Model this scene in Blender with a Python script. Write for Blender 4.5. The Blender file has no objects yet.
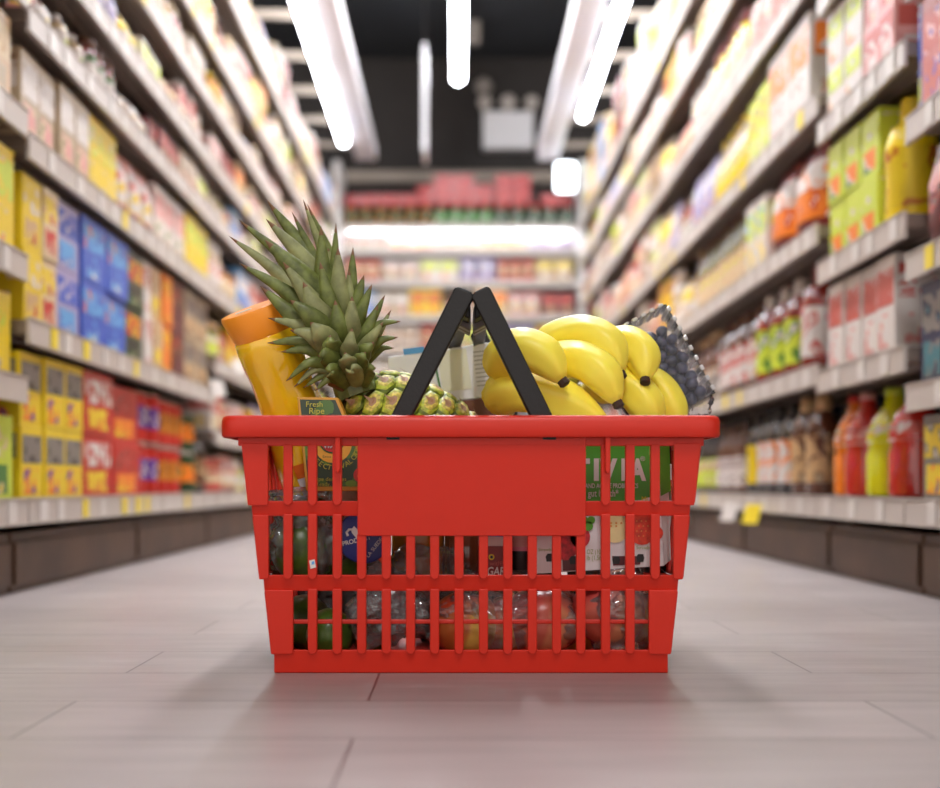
import bpy, bmesh, math, random
from mathutils import Vector, Matrix, noise
R = random.Random(7)
SC = bpy.context.scene
COL = SC.collection
PI = math.pi
CAMY, F, VX, VY, CH = -1.175, 1300.0, 457.0, 485.0, 0.17

def at(px, py, Y):
    D = Y - CAMY
    return Vector(((px - VX) * D / F, Y, CH - (py - VY) * D / F))

# ------------------------------------------------------------------ materials
def lin(c):
    return tuple(((v / 255.0) / 12.92 if v / 255.0 <= 0.04045 else ((v / 255.0 + 0.055) / 1.055) ** 2.4) for v in c) + (1.0,)
MC = {}
def mat(name, rgb, rough=0.45, metal=0.0, coat=0.0, emit=0.0, trans=0.0, var=0.0, scale=8.0, bump=0.0, sss=0.0):
    if name in MC: return MC[name]
    m = bpy.data.materials.new(name); m.use_nodes = True
    nt = m.node_tree; b = nt.nodes['Principled BSDF']
    b.inputs['Base Color'].default_value = lin(rgb)
    b.inputs['Roughness'].default_value = rough
    b.inputs['Metallic'].default_value = metal
    b.inputs['Coat Weight'].default_value = coat
    b.inputs['Transmission Weight'].default_value = trans
    if sss:
        b.inputs['Subsurface Weight'].default_value = sss
        b.inputs['Subsurface Radius'].default_value = (0.02, 0.01, 0.005)
    if emit:
        b.inputs['Emission Color'].default_value = lin(rgb); b.inputs['Emission Strength'].default_value = emit
    if var or bump:
        tc = nt.nodes.new('ShaderNodeTexCoord'); nz = nt.nodes.new('ShaderNodeTexNoise')
        nz.inputs['Scale'].default_value = scale; nz.inputs['Detail'].default_value = 4
        nt.links.new(tc.outputs['Object'], nz.inputs['Vector'])
        if var:
            mr = nt.nodes.new('ShaderNodeMapRange'); mr.inputs['From Min'].default_value = .35; mr.inputs['From Max'].default_value = .65; nt.links.new(nz.outputs['Fac'], mr.inputs['Value'])
            mx = nt.nodes.new('ShaderNodeMix'); mx.data_type = 'RGBA'
            c = lin(rgb)
            mx.inputs[6].default_value = tuple(max(0, v * (1 - var)) for v in c[:3]) + (1,)
            mx.inputs[7].default_value = tuple(min(1, v * (1 + var)) for v in c[:3]) + (1,)
            nt.links.new(mr.outputs['Result'], mx.inputs[0]); nt.links.new(mx.outputs[2], b.inputs['Base Color'])
        if bump:
            bp = nt.nodes.new('ShaderNodeBump'); bp.inputs['Strength'].default_value = bump; bp.inputs['Distance'].default_value = 0.002
            nt.links.new(nz.outputs['Fac'], bp.inputs['Height']); nt.links.new(bp.outputs['Normal'], b.inputs['Normal'])
    MC[name] = m
    return m

def mat_print(name, cols, scale=28.0, stretch=(1, 1, 1), rough=0.4):
    """busy printed packaging: three flat inks in irregular patches"""
    if name in MC: return MC[name]
    m = bpy.data.materials.new(name); m.use_nodes = True
    nt = m.node_tree; b = nt.nodes['Principled BSDF']; b.inputs['Roughness'].default_value = rough
    tc = nt.nodes.new('ShaderNodeTexCoord'); mp = nt.nodes.new('ShaderNodeMapping'); mp.inputs['Scale'].default_value = stretch
    nz = nt.nodes.new('ShaderNodeTexNoise'); nz.inputs['Scale'].default_value = scale; nz.inputs['Detail'].default_value = 1.5
    rp = nt.nodes.new('ShaderNodeValToRGB'); rp.color_ramp.interpolation = 'CONSTANT'
    e = rp.color_ramp.elements
    e[0].position = 0.0; e[0].color = lin(cols[0]); e[1].position = 0.54; e[1].color = lin(cols[1])
    if len(cols) > 2:
        x = e.new(0.63); x.color = lin(cols[2])
    nt.links.new(tc.outputs['Object'], mp.inputs['Vector']); nt.links.new(mp.outputs['Vector'], nz.inputs['Vector'])
    nt.links.new(nz.outputs['Fac'], rp.inputs['Fac']); nt.links.new(rp.outputs['Color'], b.inputs['Base Color'])
    MC[name] = m
    return m

def mat_film(name, tint=(235, 235, 238), opac=0.16, gloss=0.35, bump=1.0, scale=30):
    """thin clear plastic film: see-through, a little milky, sharp glints on its creases"""
    m = bpy.data.materials.new(name); m.use_nodes = True
    nt = m.node_tree; nt.nodes.clear(); N = nt.nodes.new
    out = N('ShaderNodeOutputMaterial'); tr = N('ShaderNodeBsdfTransparent'); gl = N('ShaderNodeBsdfGlossy'); df = N('ShaderNodeBsdfDiffuse')
    tr.inputs['Color'].default_value = (0.985, 0.985, 0.99, 1)
    gl.inputs['Roughness'].default_value = 0.09; df.inputs['Color'].default_value = lin(tint)
    lw = N('ShaderNodeLayerWeight'); lw.inputs['Blend'].default_value = gloss
    tc = N('ShaderNodeTexCoord'); nz = N('ShaderNodeTexNoise'); nz.inputs['Scale'].default_value = scale; nz.noise_type = 'RIDGED_MULTIFRACTAL'; nz.inputs['Detail'].default_value = 3; nz.inputs['Distortion'].default_value = 1.5
    bp = N('ShaderNodeBump'); bp.inputs['Strength'].default_value = bump; bp.inputs['Distance'].default_value = 0.006
    m1 = N('ShaderNodeMixShader'); m2 = N('ShaderNodeMixShader'); m1.inputs[0].default_value = opac
    L = nt.links.new
    L(tc.outputs['Object'], nz.inputs['Vector']); L(nz.outputs['Fac'], bp.inputs['Height'])
    for n in (gl, df, lw): L(bp.outputs['Normal'], n.inputs['Normal'])
    L(tr.outputs[0], m1.inputs[1]); L(df.outputs[0], m1.inputs[2])
    L(lw.outputs['Fresnel'], m2.inputs[0]); L(m1.outputs[0], m2.inputs[1]); L(gl.outputs[0], m2.inputs[2]); L(m2.outputs[0], out.inputs[0])
    MC[name] = m
    return m

# ------------------------------------------------------------------ objects
def link(name, bm, mats, parent=None, smooth=False, bevel=0.0, seg=2, ang=40):
    me = bpy.data.meshes.new(name); bmesh.ops.recalc_face_normals(bm, faces=bm.faces[:])
    bm.to_mesh(me); bm.free()
    o = bpy.data.objects.new(name, me); COL.objects.link(o)
    for m in (mats if isinstance(mats, (list, tuple)) else [mats]): me.materials.append(m)
    if smooth:
        for p in me.polygons: p.use_smooth = True
        if smooth == 'angle':
            me.set_sharp_from_angle(angle=math.radians(ang))
    if parent: o.parent = parent
    if bevel:
        b = o.modifiers.new('bevel', 'BEVEL'); b.width = bevel; b.segments = seg; b.limit_method = 'ANGLE'; b.angle_limit = math.radians(35)
    return o
def tag(o, label=None, cat=None, group=None, kind=None):
    if label: o['label'] = label
    if cat: o['category'] = cat
    if group: o['group'] = group
    if kind: o['kind'] = kind
    return o
def empty(name, loc=(0, 0, 0), rz=0.0):
    o = bpy.data.objects.new(name, None); COL.objects.link(o); o.location = loc; o.rotation_euler = (0, 0, rz); o.empty_display_size = 0.02
    return o
def kids(o): return [c for c in bpy.data.objects if c.parent == o]
def local(o):
    """give a world-built mesh an origin at the base of its bounds"""
    me = o.data
    xs = [v.co.x for v in me.vertices]; ys = [v.co.y for v in me.vertices]; zs = [v.co.z for v in me.vertices]
    c = Vector(((min(xs) + max(xs)) / 2, (min(ys) + max(ys)) / 2, min(zs)))
    me.transform(Matrix.Translation(-c)); o.location = c
    return o
def part(name, bm, mats, root, **k):
    """part built in world coordinates under an unrotated root"""
    o = link(name, bm, mats, None, **k)
    o.data.transform(Matrix.Translation(-root.matrix_basis.translation)); o.parent = root
    return o

# ------------------------------------------------------------------ mesh bits
def box(bm, x0, y0, z0, x1, y1, z1, mi=0):
    vs = [bm.verts.new((x, y, z)) for x in (x0, x1) for y in (y0, y1) for z in (z0, z1)]
    for f in ((0, 1, 3, 2), (4, 6, 7, 5), (0, 4, 5, 1), (2, 3, 7, 6), (0, 2, 6, 4), (1, 5, 7, 3)):
        bm.faces.new([vs[i] for i in f]).material_index = mi
    return vs
def obox(bm, c, ax, ay, az, mi=0):
    """oriented box: centre and three half-axis vectors"""
    vs = [bm.verts.new(c + ax * i + ay * j + az * k) for i in (-1, 1) for j in (-1, 1) for k in (-1, 1)]
    for f in ((0, 1, 3, 2), (4, 6, 7, 5), (0, 4, 5, 1), (2, 3, 7, 6), (0, 2, 6, 4), (1, 5, 7, 3)):
        bm.faces.new([vs[i] for i in f]).material_index = mi
def prism3(bm, a, b, mi=0):
    """solid between two matching 3-D outlines"""
    va = [bm.verts.new(p) for p in a]; vb = [bm.verts.new(p) for p in b]; n = len(a)
    bm.faces.new(va).material_index = mi; bm.faces.new(vb[::-1]).material_index = mi
    for i in range(n):
        bm.faces.new((va[i], vb[i], vb[(i + 1) % n], va[(i + 1) % n])).material_index = mi
def lathe(bm, prof, n=20, mi=0, M=None, a0=0.0, a1=2 * PI, flute=None):
    """prof: list of (r, z[, material]) ; full turn closes and caps"""
    full = abs(a1 - a0 - 2 * PI) < 1e-6
    rings = []
    for p in prof:
        ring = []
        for i in range(n if full else n + 1):
            a = a0 + (a1 - a0) * i / n; r = p[0]
            if flute: r *= 1 + flute(a, p[1])
            v = Vector((r * math.cos(a), r * math.sin(a), p[1]))
            ring.append(bm.verts.new(M @ v if M else v))
        rings.append(ring)
    for k in range(len(rings) - 1):
        m = prof[k][2] if len(prof[k]) > 2 else mi
        for i in range(n):
            j = (i + 1) % n if full else i + 1
            f = bm.faces.new((rings[k][i], rings[k][j], rings[k + 1][j], rings[k + 1][i])); f.material_index = m
    if full:
        for rg, m in ((rings[0][::-1], prof[0][2] if len(prof[0]) > 2 else mi), (rings[-1], prof[-1][2] if len(prof[-1]) > 2 else mi)):
            if prof[0 if rg is not rings[-1] else -1][0] > 1e-5:
                bm.faces.new(rg).material_index = m
def sweep(bm, pts, rad, n=10, shape=None, mi=0, flat=1.0, cap=True):
    """tube through 3-D points with a radius per point"""
    rings = []; up = Vector((0, 1, 0))
    for i, p in enumerate(pts):
        t = (pts[min(i + 1, len(pts) - 1)] - pts[max(i - 1, 0)]).normalized()
        s = t.cross(up)
        if s.length < 1e-4: s = t.cross(Vector((1, 0, 0)))
        s.normalize(); u = s.cross(t).normalized()
        ring = []
        for k in range(n):
            a = 2 * PI * k / n; r = rad[i] * (shape(a) if shape else 1)
            ring.append(bm.verts.new(p + s * math.cos(a) * r + u * math.sin(a) * r * flat))
        rings.append(ring)
    for i in range(len(rings) - 1):
        for k in range(n):
            bm.faces.new((rings[i][k], rings[i][(k + 1) % n], rings[i + 1][(k + 1) % n], rings[i + 1][k])).material_index = mi
    if cap:
        bm.faces.new(rings[0][::-1]).material_index = mi; bm.faces.new(rings[-1]).material_index = mi
def bez(pts, n=14):
    """smooth curve through points (Catmull-Rom)"""
    out = []; P = [pts[0] * 2 - pts[1]] + list(pts) + [pts[-1] * 2 - pts[-2]]
    seg = len(pts) - 1
    for i in range(n + 1):
        t = i / n * seg; k = min(int(t), seg - 1); u = t - k
        a, b, c, d = P[k], P[k + 1], P[k + 2], P[k + 3]
        out.append(0.5 * ((2 * b) + (c - a) * u + (2 * a - 5 * b + 4 * c - d) * u * u + (3 * b - a - 3 * c + d) * u ** 3))
    return out
def text_bm(bm, body, size, origin, xdir, ydir, depth=0.0003, mi=0, bold=0.0, shear=0.0, align='LEFT', width=None):
    cu = bpy.data.curves.new('t', 'FONT'); cu.body = body; cu.size = size; cu.offset = bold; cu.shear = shear; cu.align_x = align; cu.resolution_u = 3
    ob = bpy.data.objects.new('t', cu); COL.objects.link(ob)
    bpy.context.view_layer.update()
    me = bpy.data.meshes.new_from_object(ob.evaluated_get(bpy.context.evaluated_depsgraph_get()))
    if width and me.vertices:
        xs = [v.co.x for v in me.vertices]; s = width / max(1e-6, (max(xs) - min(xs)))
        me.transform(Matrix.Diagonal((s, 1, 1, 1)))
    zd = xdir.cross(ydir).normalized()
    M = Matrix((( xdir.x, ydir.x, zd.x, origin.x), (xdir.y, ydir.y, zd.y, origin.y), (xdir.z, ydir.z, zd.z, origin.z), (0, 0, 0, 1)))
    me.transform(M); me.transform(Matrix.Translation(zd * depth))
    n0 = len(bm.faces); bm.from_mesh(me); bm.faces.ensure_lookup_table()
    for f in bm.faces[n0:]: f.material_index = mi
    bpy.data.objects.remove(ob); bpy.data.curves.remove(cu); bpy.data.meshes.remove(me)

# ================================================================== SETTING
def floor_mat():
    m = bpy.data.materials.new('floor_tiles'); m.use_nodes = True
    nt = m.node_tree; b = nt.nodes['Principled BSDF']; N = nt.nodes.new; L = nt.links.new
    tc = N('ShaderNodeTexCoord'); mp = N('ShaderNodeMapping'); mp.inputs['Location'].default_value = (0.07, 0.0, 0)
    br = N('ShaderNodeTexBrick'); br.offset = 0.37; br.offset_frequency = 2
    br.inputs['Scale'].default_value = 1.0; br.inputs['Brick Width'].default_value = 0.62; br.inputs['Row Height'].default_value = 0.152
    br.inputs['Mortar Size'].default_value = 0.0012; br.inputs['Mortar Smooth'].default_value = 0.3
    br.inputs['Color1'].default_value = lin((150, 140, 138)); br.inputs['Color2'].default_value = lin((164, 154, 152)); br.inputs['Mortar'].default_value = lin((98, 86, 84))
    L(tc.outputs['Object'], mp.inputs['Vector']); L(mp.outputs['Vector'], br.inputs['Vector'])
    m2 = N('ShaderNodeMapping'); m2.inputs['Scale'].default_value = (4, 28, 1); nz = N('ShaderNodeTexNoise'); nz.inputs['Scale'].default_value = 1.5; nz.inputs['Detail'].default_value = 6
    L(tc.outputs['Object'], m2.inputs['Vector']); L(m2.outputs['Vector'], nz.inputs['Vector'])
    mx = N('ShaderNodeMix'); mx.data_type = 'RGBA'; mx.blend_type = 'MULTIPLY'; mx.inputs[0].default_value = 0.55
    rp = N('ShaderNodeValToRGB'); rp.color_ramp.elements[0].position = 0.3; rp.color_ramp.elements[0].color = (0.62, 0.6, 0.6, 1); rp.color_ramp.elements[1].position = 0.7; rp.color_ramp.elements[1].color = (1, 1, 1, 1)
    L(nz.outputs['Fac'], rp.inputs['Fac']); L(br.outputs['Color'], mx.inputs[6]); L(rp.outputs['Color'], mx.inputs[7]); L(mx.outputs[2], b.inputs['Base Color'])
    n2 = N('ShaderNodeTexNoise'); n2.inputs['Scale'].default_value = 6; n2.inputs['Detail'].default_value = 5; L(tc.outputs['Object'], n2.inputs['Vector'])
    mr = N('ShaderNodeMapRange'); mr.inputs['To Min'].default_value = 0.26; mr.inputs['To Max'].default_value = 0.46; L(n2.outputs['Fac'], mr.inputs['Value']); L(mr.outputs['Result'], b.inputs['Roughness'])
    bp = N('ShaderNodeBump'); bp.inputs['Strength'].default_value = 0.35; bp.inputs['Distance'].default_value = 0.0015
    ad = N('ShaderNodeMath'); ad.operation = 'MULTIPLY_ADD'; ad.inputs[1].default_value = -1.5; L(br.outputs['Fac'], ad.inputs[0]); L(nz.outputs['Fac'], ad.inputs[2])
    L(ad.outputs[0], bp.inputs['Height']); L(bp.outputs['Normal'], b.inputs['Normal'])
    return m
bm = bmesh.new(); box(bm, -3.2, -4.9, -0.05, 3.2, 7.6, 0.0); tag(link('floor', bm, floor_mat()), kind='structure')
black = mat('ceiling_black', (27, 30, 34), 0.75, var=0.2, scale=2)
bm = bmesh.new(); box(bm, -3.2, -4.9, 2.95, 3.2, 7.6, 3.05)
tag(link('ceiling', bm, black), kind='structure')
bm = bmesh.new(); box(bm, -3.2, 7.3, 0.0, 3.2, 7.4, 2.95); tag(link('wall_back', bm, mat('dark_wall', (44, 40, 38), 0.8, var=0.15, scale=3)), kind='structure')
beam = mat('beam_paint', (150, 138, 126), 0.6)
bm = bmesh.new(); box(bm, -1.6, 7.22, 2.13, 1.6, 7.30, 2.20); tag(link('trim_1', bm, beam), kind='structure')
bm = bmesh.new(); box(bm, -1.6, 4.86, 2.86, 1.6, 4.95, 2.95); tag(link('trim_2', bm, beam), kind='structure')

# ================================================================== SHELVING
steel = mat('shelf_steel', (122, 108, 98), 0.4, var=0.06, scale=5)
railm = mat('price_rail', (190, 180, 172), 0.35)
backm = mat('shelf_back', (64, 54, 46), 0.6)
plinm = mat('plinth_brown', (84, 60, 42), 0.5, var=0.3, scale=6)
darkm = mat('dark_gap', (28, 24, 22), 0.7)
tagm = mat('tag_white', (214, 208, 202), 0.4)
tagy = mat('tag_yellow', (238, 214, 60), 0.4)
XE = {'left': -0.67, 'right': 0.69}
DEPTH = 0.40
def bay(side, y0, y1, zs, label):
    s = -1 if side == 'left' else 1; xe = XE[side]
    X = lambda d: xe + s * d            # d metres behind the shelf front
    root = empty('shelving_unit', (X(DEPTH / 2), (y0 + y1) / 2, 0))
    tag(root, label, 'shelf unit', None)
    g = 0.004
    bm = bmesh.new(); box(bm, X(DEPTH + 0.01), y0 + g, 0.0, X(DEPTH + 0.03), y1 - g, zs[-1] + 0.18); part('back_panel', bm, backm, root)
    for y in (y0 + g, y1 - g - 0.012):
        bm = bmesh.new(); box(bm, X(0.06), y, 0.0, X(DEPTH + 0.01), y + 0.012, 0.10)
        box(bm, X(DEPTH - 0.03), y, 0.10, X(DEPTH + 0.01), y + 0.012, zs[-1] + 0.1)
        part('upright', bm, steel, root)
    bm = bmesh.new(); n = max(1, round((y1 - y0) / 0.8)); w = (y1 - y0) / n
    for i in range(n):
        box(bm, X(0.03), y0 + i * w + 0.006, 0.0, X(0.05), y0 + (i + 1) * w - 0.006, 0.095)
        box(bm, X(0.024), y0 + i * w + 0.012, 0.012, X(0.03), y0 + (i + 1) * w - 0.012, 0.080)
    part('plinth', bm, plinm, root, bevel=0.002)
    for k, z in enumerate(zs):
        bm = bmesh.new(); box(bm, X(0.006), y0 + g, z - 0.022, X(DEPTH + 0.008), y1 - g, z)
        for j in range(3):   # folded ribs underneath
            box(bm, X(0.05 + j * 0.12), y0 + 0.02, z - 0.030, X(0.065 + j * 0.12), y1 - 0.02, z - 0.022)
        sh = part('shelf', bm, steel, root)
        bm = bmesh.new(); box(bm, X(0.0), y0 + g, z - 0.038, X(0.006), y1 - g, z + 0.004)
        box(bm, X(-0.002), y0 + g, z + 0.002, X(0.0), y1 - g, z + 0.004); box(bm, X(-0.002), y0 + g, z - 0.038, X(0.0), y1 - g, z - 0.036)
        r = link('price_rail', bm, [railm, tagy, tagm]); r.parent = sh; r.data.transform(Matrix.Translation(-root.location))
        bm = bmesh.new(); y = y0 + 0.03 + R.random() * 0.1
        while y < y1 - 0.06:
            yw = R.uniform(0.028, 0.042)
            box(bm, X(-0.0022), y, z - 0.034, X(-0.0008), y + yw, z - 0.001, R.choice((0, 0, 0, 0, 0, 0, 0, 0, 1))); y += R.uniform(0.07, 0.17)
        r2 = link('price_ticket', bm, [tagm, tagy]); r2.parent = sh; r2.data.transform(Matrix.Translation(-root.location))
        r2['kind'] = 'stuff'
    return root
TOP = {}
LB = [('left', -0.4, 0.86, [.146, .335, .525, .75, .95, 1.15, 1.37, 1.63], 'edge bay'),
      ('left', 0.86, 2.44, [.146, .43, .72, .92, 1.07, 1.235, 1.40, 1.64], 'near bay'),
      ('left', 2.44, 4.2, [.146, .32, .52, .72, .92, 1.07, 1.235, 1.40, 1.64], 'middle bay'),
      ('left', 4.2, 6.2, [.146, .32, .52, .72, .92, 1.07, 1.235, 1.40, 1.64], 'far bay')]
RB = [('right', -0.4, 0.83, [.146, .32, .52, .73, .95, 1.18, 1.42, 1.64], 'edge bay'),
      ('right', 0.83, 1.32, [.146, .383, .59, .856, 1.10, 1.36, 1.64], 'narrow bay'),
      ('right', 1.32, 2.8, [.146, .40, .67, .92, 1.18, 1.42, 1.64], 'near bay'),
      ('right', 2.8, 4.4, [.146, .40, .67, .92, 1.18, 1.42, 1.64], 'middle bay'),
      ('right', 4.4, 6.2, [.146, .40, .67, .92, 1.18, 1.42, 1.64], 'far bay')]
wh = {'edge bay': 'at the edge of the photo', 'narrow bay': 'narrow one between wider units', 'near bay': 'nearest full one behind the basket',
      'middle bay': 'halfway down the aisle', 'far bay': 'at the far end of the aisle'}
for b in LB + RB:
    bay(b[0], b[1], b[2], b[3], 'steel shelving unit, %s aisle side, %s' % (b[0], wh[b[4]]))

# ---- product kinds. Local frame: front faces +X, width along Y, base at z=0
def pal(*a): return list(a)
def P_carton(w, d, h, c, style=0):
    base, ink, ink2 = c
    A = bmesh.new(); box(A, -d / 2, -w / 2, 0, d / 2, w / 2, h)
    B = bmesh.new(); e = 0.0006
    box(B, d / 2, -w * .44, h * .50, d / 2 + e, w * .44, h * .88, 0)
    box(B, d / 2, -w * .36, h * .08, d / 2 + e, w * .30, h * .42, 1)
    for s in (-1, 1):
        box(B, -d * .42, s * w / 2, h * .56, d * .42, s * (w / 2 + e), h * .90, 0)
        box(B, -d * .36, s * w / 2, h * .1, d * .30, s * (w / 2 + e), h * .4, 1)
    return [('box_body', A, [base], 0.0012, False), ('printed_front', B, [ink, ink2], 0, False)]
def P_bag(w, d, h, c, style=0):
    base, ink, ink2 = c
    A = bmesh.new(); nu, nv = 8, 10; g = [[[None] * (nv + 1) for _ in range(nu + 1)] for _ in range(2)]
    for k in (0, 1):
        for i in range(nu + 1):
            for j in range(nv + 1):
                u = i / nu * 2 - 1; v = j / nv
                th = (1 - abs(u) ** 2.5) ** .7 * (min(1, v * 6) ** .5) * (min(1, (1 - v) * 2.6) ** .8) if abs(u) < 1 else 0
                x = (d / 2) * th * (1 if k else -1)
                g[k][i][j] = A.verts.new((x + .0004 * (1 if k else -1), u * w / 2 * (1 - .05 * math.sin(v * PI)), v * h))
        for i in range(nu):
            for j in range(nv):
                f = A.faces.new((g[k][i][j], g[k][i + 1][j], g[k][i + 1][j + 1], g[k][i][j + 1]))
                f.material_index = 0 if (j < 2 or j > 7) else (1 if j > 4 else 2)
    return [('pouch', A, [base, ink, ink2], 0, True)]
def P_bottle(w, d, h, c, style=0):
    liq, lab, capm = c; r = w / 2
    A = bmesh.new()
    if style == 0:      # slim sauce bottle with long neck
        pr = [(r * .88, 0), (r, h * .03), (r, h * .52), (r * .86, h * .62), (r * .5, h * .74), (r * .36, h * .82), (r * .34, h * .91)]; l0, l1 = .10, .48; c0 = .90; cr = .42
    elif style == 1:    # squeeze bottle with round shoulders
        pr = [(r * .85, 0), (r, h * .04), (r * .93, h * .35), (r, h * .62), (r * .82, h * .75), (r * .45, h * .82), (r * .4, h * .86)]; l0, l1 = .14, .60; c0 = .84; cr = .46
    elif style == 2:    # big drink bottle
        pr = [(r * .8, 0), (r, h * .04), (r, h * .38), (r * .9, h * .46), (r, h * .54), (r * .8, h * .70), (r * .40, h * .84), (r * .3, h * .94)]; l0, l1 = .50, .66; c0 = .93; cr = .36
    lathe(A, pr, 14)
    def rad(z):
        for (ra, za), (rb, zb) in zip(pr, pr[1:]):
            if za <= z <= zb: return ra + (rb - ra) * (z - za) / (zb - za + 1e-9)
        return r
    B = bmesh.new(); lathe(B, [(rad(h * l0) + .0012, h * l0), (rad(h * (l0 + l1) / 2) + .0012, h * (l0 + l1) / 2), (rad(h * l1) + .0012, h * l1)], 14)
    C = bmesh.new(); lathe(C, [(r * cr, h * c0), (r * cr * 1.04, h * (c0 + .03)), (r * cr * .96, h * .985), (r * cr * .8, h)], 12)
    return [('bottle_body', A, [liq], 0, 'angle'), ('label_sleeve', B, [lab], 0, 'angle'), ('cap', C, [capm], 0, 'angle')]
def P_jar(w, d, h, c, style=0):
    liq, lab, capm = c; r = w / 2
    A = bmesh.new(); lathe(A, [(r * .92, 0), (r, h * .05), (r, h * .74), (r * .86, h * .83)], 14)
    B = bmesh.new(); lathe(B, [(r + .001, h * .16), (r + .001, h * .66)], 14)
    C = bmesh.new(); lathe(C, [(r * .93, h * .82), (r * .95, h * .83), (r * .95, h * .98), (r * .9, h)], 14)
    return [('jar_body', A, [liq], 0, 'angle'), ('label_sleeve', B, [lab], 0, 'angle'), ('lid', C, [capm], 0, 'angle')]
def P_can(w, d, h, c, style=0):
    base, ink, rimm = c; r = w / 2
    A = bmesh.new(); lathe(A, [(r * .94, 0, 2), (r, .002, 2), (r, .005, 0), (r, h * .3, 1), (r, h * .72, 0), (r, h - .005, 2), (r, h - .002, 2), (r * .93, h - .001, 2)], 16)
    return [('can_body', A, [base, ink, rimm], 0, 'angle')]
BUILD = {'carton': P_carton, 'bag': P_bag, 'bottle': P_bottle, 'jar': P_jar, 'can': P_can}
NOUN = {'carton': 'package_box', 'bag': 'food_pouch', 'bottle': 'sauce_bottle', 'jar': 'glass_jar', 'can': 'food_can'}
CATG = {'carton': 'box', 'bag': 'pouch', 'bottle': 'bottle', 'jar': 'jar', 'can': 'can'}
# named inks
C = dict(deep=(150, 22, 20), white=(212, 204, 198), cream=(212, 190, 152), yellow=(226, 196, 26), lime=(196, 210, 60), green=(60, 120, 50), dgreen=(30, 66, 36), red=(190, 38, 28), dred=(120, 28, 24),
         orange=(232, 124, 24), pink=(214, 150, 144), blue=(50, 88, 190), sky=(90, 160, 215), navy=(30, 36, 72), purple=(104, 66, 150), brown=(90, 48, 28), black=(30, 26, 26), grey=(126, 120, 114),
         tan=(196, 160, 116), amber=(196, 120, 30), teal=(60, 120, 130), lilac=(160, 150, 190), maroon=(96, 34, 38), beige=(176, 156, 126), rose=(190, 84, 74), ketchup=(140, 34, 18), olive=(100, 92, 34))
def K(n, rough=.4, coat=0.0): return mat('ink_' + n + ('_gloss' if coat else ''), C[n], .15 if coat else rough, coat=coat)
def PR(a, b, c, sc=38, st=(1, 1, 1)): return mat_print('print_%s_%s_%s_%d_%d' % (a, b, c, sc, int(st[2] * 10)), (C[a], C[b], C[c]), sc, st)
def design(kind, desc, mats, w, style=0, d=None): return dict(kind=kind, desc=desc, mats=mats, w=w, style=style, d=d or w)
def cart(desc, base, i1, i2, w, d=None): return design('carton', desc + ' box', (K(base), PR(i1[0], i1[1], i1[2]), PR(i2[0], i2[1], i2[2])), w, 0, d or w * 1.1) | {'nm': 'wide_box' if w >= .10 else 'medium_box' if w > .081 else 'narrow_box' if w > .076 else 'slim_box'}  # object name goes by width alone; what the box holds is made up
def bagd(desc, base, i1, i2, w): return design('bag', desc + ' pouch', (K(base, .3), PR(i1[0], i1[1], i1[2]), PR(i2[0], i2[1], i2[2])), w, 0, w * .5)
def bot(desc, liq, lab, cap, w, style=0): return design('bottle', desc + ' bottle', (K(liq, coat=1), PR(*lab, sc=40), K(cap)), w, style)
def jard(desc, liq, lab, cap, w): return design('jar', desc + ' jar', (K(liq, coat=1), PR(*lab, sc=40), K(cap, .3)), w)
def cand(desc, base, ink, w): return design('can', desc + ' can', (K(base, .3), PR(*ink, sc=40), mat('tin', (200, 196, 190), .3, metal=.9)), w)
PALE = [cart('white and pink', 'white', ('pink', 'white', 'rose'), ('white', 'cream', 'green'), .085), bagd('white', 'white', ('white', 'pink', 'tan'), ('cream', 'white', 'red'), .10),
        jard('cream jar with white', 'cream', ('white', 'pink', 'green'), 'white', .065), bagd('cream and yellow', 'cream', ('yellow', 'cream', 'lime'), ('white', 'tan', 'orange'), .09),
        cart('pale beige', 'beige', ('white', 'beige', 'brown'), ('pink', 'cream', 'olive'), .08), jard('spice', 'tan', ('white', 'cream', 'rose'), 'white', .05),
        bot('pale dressing', 'cream', ('white', 'lime', 'pink'), 'white', .06, 1), bagd('pink and white', 'pink', ('white', 'pink', 'rose'), ('white', 'yellow', 'pink'), .09),
        cart('white and lime', 'white', ('lime', 'white', 'yellow'), ('white', 'orange', 'green'), .075), bagd('lilac', 'lilac', ('white', 'lilac', 'sky'), ('lilac', 'white', 'rose'), .09),
        cart('white and rose', 'white', ('rose', 'pink', 'white'), ('cream', 'yellow', 'white'), .07), jard('brown spice', 'brown', ('white', 'pink', 'red'), 'cream', .05)]
MID = [cart('yellow and red', 'yellow', ('red', 'yellow', 'white'), ('orange', 'yellow', 'brown'), .09), jard('tomato sauce', 'ketchup', ('white', 'green', 'rose'), 'brown', .065),
       cart('orange and cream', 'cream', ('orange', 'cream', 'white'), ('tan', 'yellow', 'red'), .08), bot('brown sauce', 'brown', ('white', 'pink', 'orange'), 'black', .058, 0),
       bagd('rose and cream', 'rose', ('cream', 'rose', 'white'), ('tan', 'pink', 'red'), .095), cart('beige and brown', 'beige', ('brown', 'beige', 'white'), ('tan', 'beige', 'rose'), .08),
       cart('pale green', 'beige', ('lime', 'beige', 'white'), ('green', 'cream', 'orange'), .085), bot('amber syrup', 'amber', ('cream', 'white', 'yellow'), 'brown', .06, 1),
       cart('blue and white', 'sky', ('white', 'blue', 'sky'), ('lilac', 'blue', 'white'), .08), jard('olive', 'olive', ('lime', 'white', 'yellow'), 'tan', .06),
       cand('red and cream', 'rose', ('cream', 'red', 'white'), .065), cart('dark red', 'maroon', ('rose', 'maroon', 'white'), ('tan', 'maroon', 'pink'), .08)]

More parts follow.
